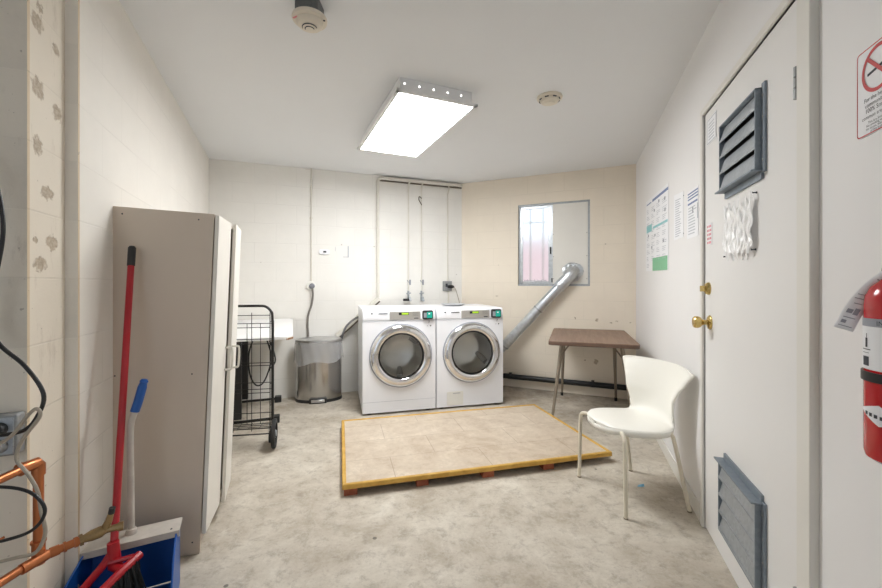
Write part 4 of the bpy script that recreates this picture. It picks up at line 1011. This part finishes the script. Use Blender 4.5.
# tag hangs to the left of the neck
tg = bpy.data.objects.new('inspection_tag', None); C.objects.link(tg); tg.parent = t
A0 = Vector((.0, -.015, .340)); A1 = Vector((-.030, -.052, .296)); A2 = Vector((-.048, -.079, .226)); wv = Vector((.036, .0, -.004))
def strip(bm, f0, off=0.0, u0=0, u1=1, v0=0, v1=1, nv=10):
    P = spline([A0, A0.lerp(A1, .5)+Vector((0, 0, .006)), A1, A1.lerp(A2, .5)+Vector((-.006, 0, 0)), A2], 5)
    def F_(u, v):
        u = u0+(u1-u0)*u; v = v0+(v1-v0)*v; x = v*(len(P)-1); i = min(int(x), len(P)-2); p = P[i].lerp(P[i+1], x-i)
        k = min(1, v*2); ww = Vector((.014*k, .021*k, -.022*(1-k)-.008)); return p+ww*u+Vector((.85, -.54, 0))*off
    grid(bm, 3, nv, F_)
bm = NB(); strip(bm, 0, 0, nv=20); o = obj('tag_card', bm, M['paper'], tg, ang=180); m_ = o.modifiers.new('thick', 'SOLIDIFY'); m_.thickness = .0008
bm = NB()
for (u0, u1, v0, v1) in ((.15, .85, .55, .56), (.15, .85, .60, .61), (.15, .85, .95, .96), (.2, .5, .74, .79), (.3, .7, .66, .67), (.55, .8, .72, .80), (.2, .45, .88, .92), (.2, .8, .84, .85), (.4, .8, .06, .14), (.3, .9, .3, .32)): strip(bm, 0, .0012, u0, u1, v0, v1, 3)
obj('tag_print', bm, M['ink_grey'], tg)

# ------------------------------------------------------------------ left foreground: socket box, cables, copper pipes
fa = math.atan2((P2-P3).y, (P2-P3).x)
t = thing('double_socket_box', 'galvanised double socket box with two plugs on the rough left wall', 'socket', (P2.x-.056, P2.y-.022, .772), fa)
bm = NB(); box(bm, (-.07, -.040, -.058), (.058, .0, .058)); obj('box_body', bm, M['grey_box'], t, bev=.006)
bm = NB(); box(bm, (-.064, -.043, -.052), (.052, -.039, .052)); obj('cover_plate', bm, M['galv'], t, bev=.003)
for z_ in (.022, -.026):
    bm = NB(); lathe(bm, [(0, 0), (.019, 0), (.019, .004), (.016, .018), (.009, .024), (0, .024)], 18, align((.022, -.043, z_), (0, -1, 0))); obj('plug', bm, M['black'] if z_ > 0 else M['grey_box'], t)
def px3(px, py, y): return Vector(((px-441)/392*y, y, 1.2+(284-py)/392*y))
def cable(name, label, pts, r, mat, cat='cable'):
    P = [Vector(p) for p in pts]; o0 = P[0].copy()
    bm = NB(); tube(bm, [p-o0 for p in spline(P, 8)], r, 10); o = obj(name, bm, mat, loc=o0); return tag(o, label, cat)
cable('black_cable', 'thick black cable hanging down to the socket box on the left wall',
      [(-1.30, 1.06, 1.62), (-1.225, 1.07, 1.50), (-1.195, 1.07, 1.36), (-1.215, 1.07, 1.22), (-1.235, 1.07, 1.10), (-1.205, 1.07, 1.035), (-1.135, 1.07, .975), (-1.085, 1.07, .90), (-1.097, 1.065, .84), (-1.125, 1.055, .805), (-1.20, 1.055, .792), (-1.248, 1.062, .792)], .0052, M['black'])
cable('grey_cable', 'light grey flat cable looping beside the socket box and down past the copper pipe',
      [(-1.245, 1.05, .745), (-1.20, 1.035, .76), (-1.13, 1.03, .80), (-1.085, 1.03, .855), (-1.062, 1.03, .872), (-1.055, 1.03, .85), (-1.10, 1.03, .79), (-1.115, 1.03, .74), (-1.085, 1.03, .70), (-1.06, 1.03, .655), (-1.05, 1.03, .60), (-1.04, 1.03, .545), (-1.065, 1.03, .495), (-1.12, 1.03, .48), (-1.22, 1.02, .46)], .0045, M['grey_cable'])
cable('black_hose', 'thin black hose looping out from the left edge over the copper pipe',
      [(-1.20, .98, .675), (-1.12, .985, .69), (-1.04, .99, .675), (-1.0, .99, .63), (-1.03, .99, .58), (-1.10, .985, .555), (-1.2, .98, .54)], .0040, M['black'], 'hose')
t = thing('copper_pipework', 'copper water pipework with brass tap running low along the left wall', 'pipe', (-1.15, 1.12, .0))
O = Vector((-1.15, 1.12, 0))
V0 = Vector((-1.150, 1.12, .417)); V1 = Vector((-1.150, 1.12, .690))
bm = NB(); tube(bm, spline([Vector((-1.16, .70, .675))-O, Vector((-1.158, .9, .684))-O, Vector((-1.153, 1.09, .690))-O], 4), .0115, 14); obj('upper_pipe', bm, M['copper'], t)
bm = NB(); tube(bm, [Vector((-1.156, 1.085, .690))-O, Vector((-1.151, 1.118, .690))-O, Vector((-1.150, 1.12, .684))-O, Vector((-1.150, 1.12, .655))-O], .0155, 14); tube(bm, [Vector((-1.157, 1.075, .689))-O, Vector((-1.156, 1.085, .690))-O], .018, 14); obj('elbow', bm, M['copper'], t)
bm = NB(); tube(bm, [V0-O, V1-O-Vector((0, 0, .02))], .0118, 14); obj('riser', bm, M['copper'], t)
S1 = Vector((-1.062, 1.235, .424))
bm = NB(); tube(bm, [Vector((-1.166, .70, .405))-O, Vector((-1.160, 1.0, .415))-O, V0-O, V0.lerp(S1, .62)-O], .0118, 14); obj('lower_pipe', bm, M['copper'], t)
bm = NB()
for a, b, r_ in ((.0, .0, 0), (.16, .30, .0145), (.36, .40, .0150), (.52, .58, .015)):
    if r_: tube(bm, [V0.lerp(S1, a)-O, V0.lerp(S1, b)-O], r_, 14)
tube(bm, [V0-O+Vector((0, 0, -.016)), V0-O+Vector((0, 0, .045))], .0150, 14); tube(bm, [V0-O+Vector((-.002, -.045, -.001)), V0-O+(S1-V0)*.12], .0150, 14)
tube(bm, [V0-O+Vector((0, 0, .045)), V0-O+Vector((0, 0, .051))], .0175, 14)
obj('tee_fitting', bm, M['copper'], t)
bm = NB(); dS = (S1-V0).normalized()
tube(bm, [V0.lerp(S1, .60)-O, V0.lerp(S1, .66)-O], .0165, 6); tube(bm, [V0.lerp(S1, .66)-O, V0.lerp(S1, .80)-O, V0.lerp(S1, .95)-O, S1-O, S1+dS*.012-O], [.011, .0165, .017, .013, .011], 14)
tube(bm, [S1-O, S1-O+Vector((.012, .004, .028)), S1-O+Vector((.018, .006, .052))], [.012, .010, .008], 12)
tube(bm, [S1-O+dS*.0, S1-O+Vector((.034, .02, .0))], .010, 12); tube(bm, [S1-O+Vector((.030, .017, .0)), S1-O+Vector((.042, .025, .0))], .0135, 12)
obj('tap_body', bm, M['old_brass'], t)
bm = NB(); tube(bm, [S1-O+Vector((.018, .006, .050)), S1-O+Vector((.021, .007, .068))], .009, 10); obj('tap_spindle', bm, M['black'], t)
bm = NB(); tube(bm, [Vector((-1.19, .70, .50)), Vector((-1.185, 1.0, .513)), Vector((-1.182, 1.06, .515))], .0035, 8)
tag(obj('copper_wire', bm, M['copper']), 'thin stub of copper wire at the left edge above the lower pipe', 'wire')

# ------------------------------------------------------------------ light, world, camera
wd = bpy.data.worlds.new('World'); bpy.context.scene.world = wd; wd.use_nodes = True
nt = wd.node_tree; bg = nt.nodes['Background']
bg.inputs[0].default_value = (.78, .88, 1.0, 1); bg.inputs[1].default_value = 1.25
# daylight portal in the open doorway behind the camera
o0, ang0, L0 = frame(P5, P4); dd_ = Vector((math.cos(ang0), math.sin(ang0)))
la_ = bpy.data.lights.new('doorway_portal', 'AREA'); la_.shape = 'RECTANGLE'; la_.size = 1.1; la_.size_y = 2.1; la_.cycles.is_portal = True
lo = bpy.data.objects.new('doorway_portal', la_); C.objects.link(lo)
pc = P5+dd_*.9; lo.location = (pc.x, pc.y, 1.05)
lo.rotation_euler = (math.radians(90), 0, ang0+PI) 
nin = Vector((dd_.y, -dd_.x, 0)); lo.rotation_euler = nin.to_track_quat('-Z', 'Y').to_euler()

cam_ = bpy.data.cameras.new('camera'); co = bpy.data.objects.new('camera', cam_); C.objects.link(co)
cam_.sensor_width = 36; cam_.lens = 392/882*36; cam_.shift_y = -10/882; cam_.clip_start = .02
co.location = (0, 0, 1.2); co.rotation_euler = (math.radians(90), 0, 0)
sc = bpy.context.scene; sc.camera = co
sc.view_settings.view_transform = 'Standard'; sc.view_settings.look = 'None'; sc.view_settings.gamma = 1; sc.view_settings.use_curve_mapping = False
sc.view_settings.exposure = 0.50
sc.cycles.max_bounces = 12; sc.cycles.diffuse_bounces = 8; sc.cycles.sample_clamp_indirect = 8
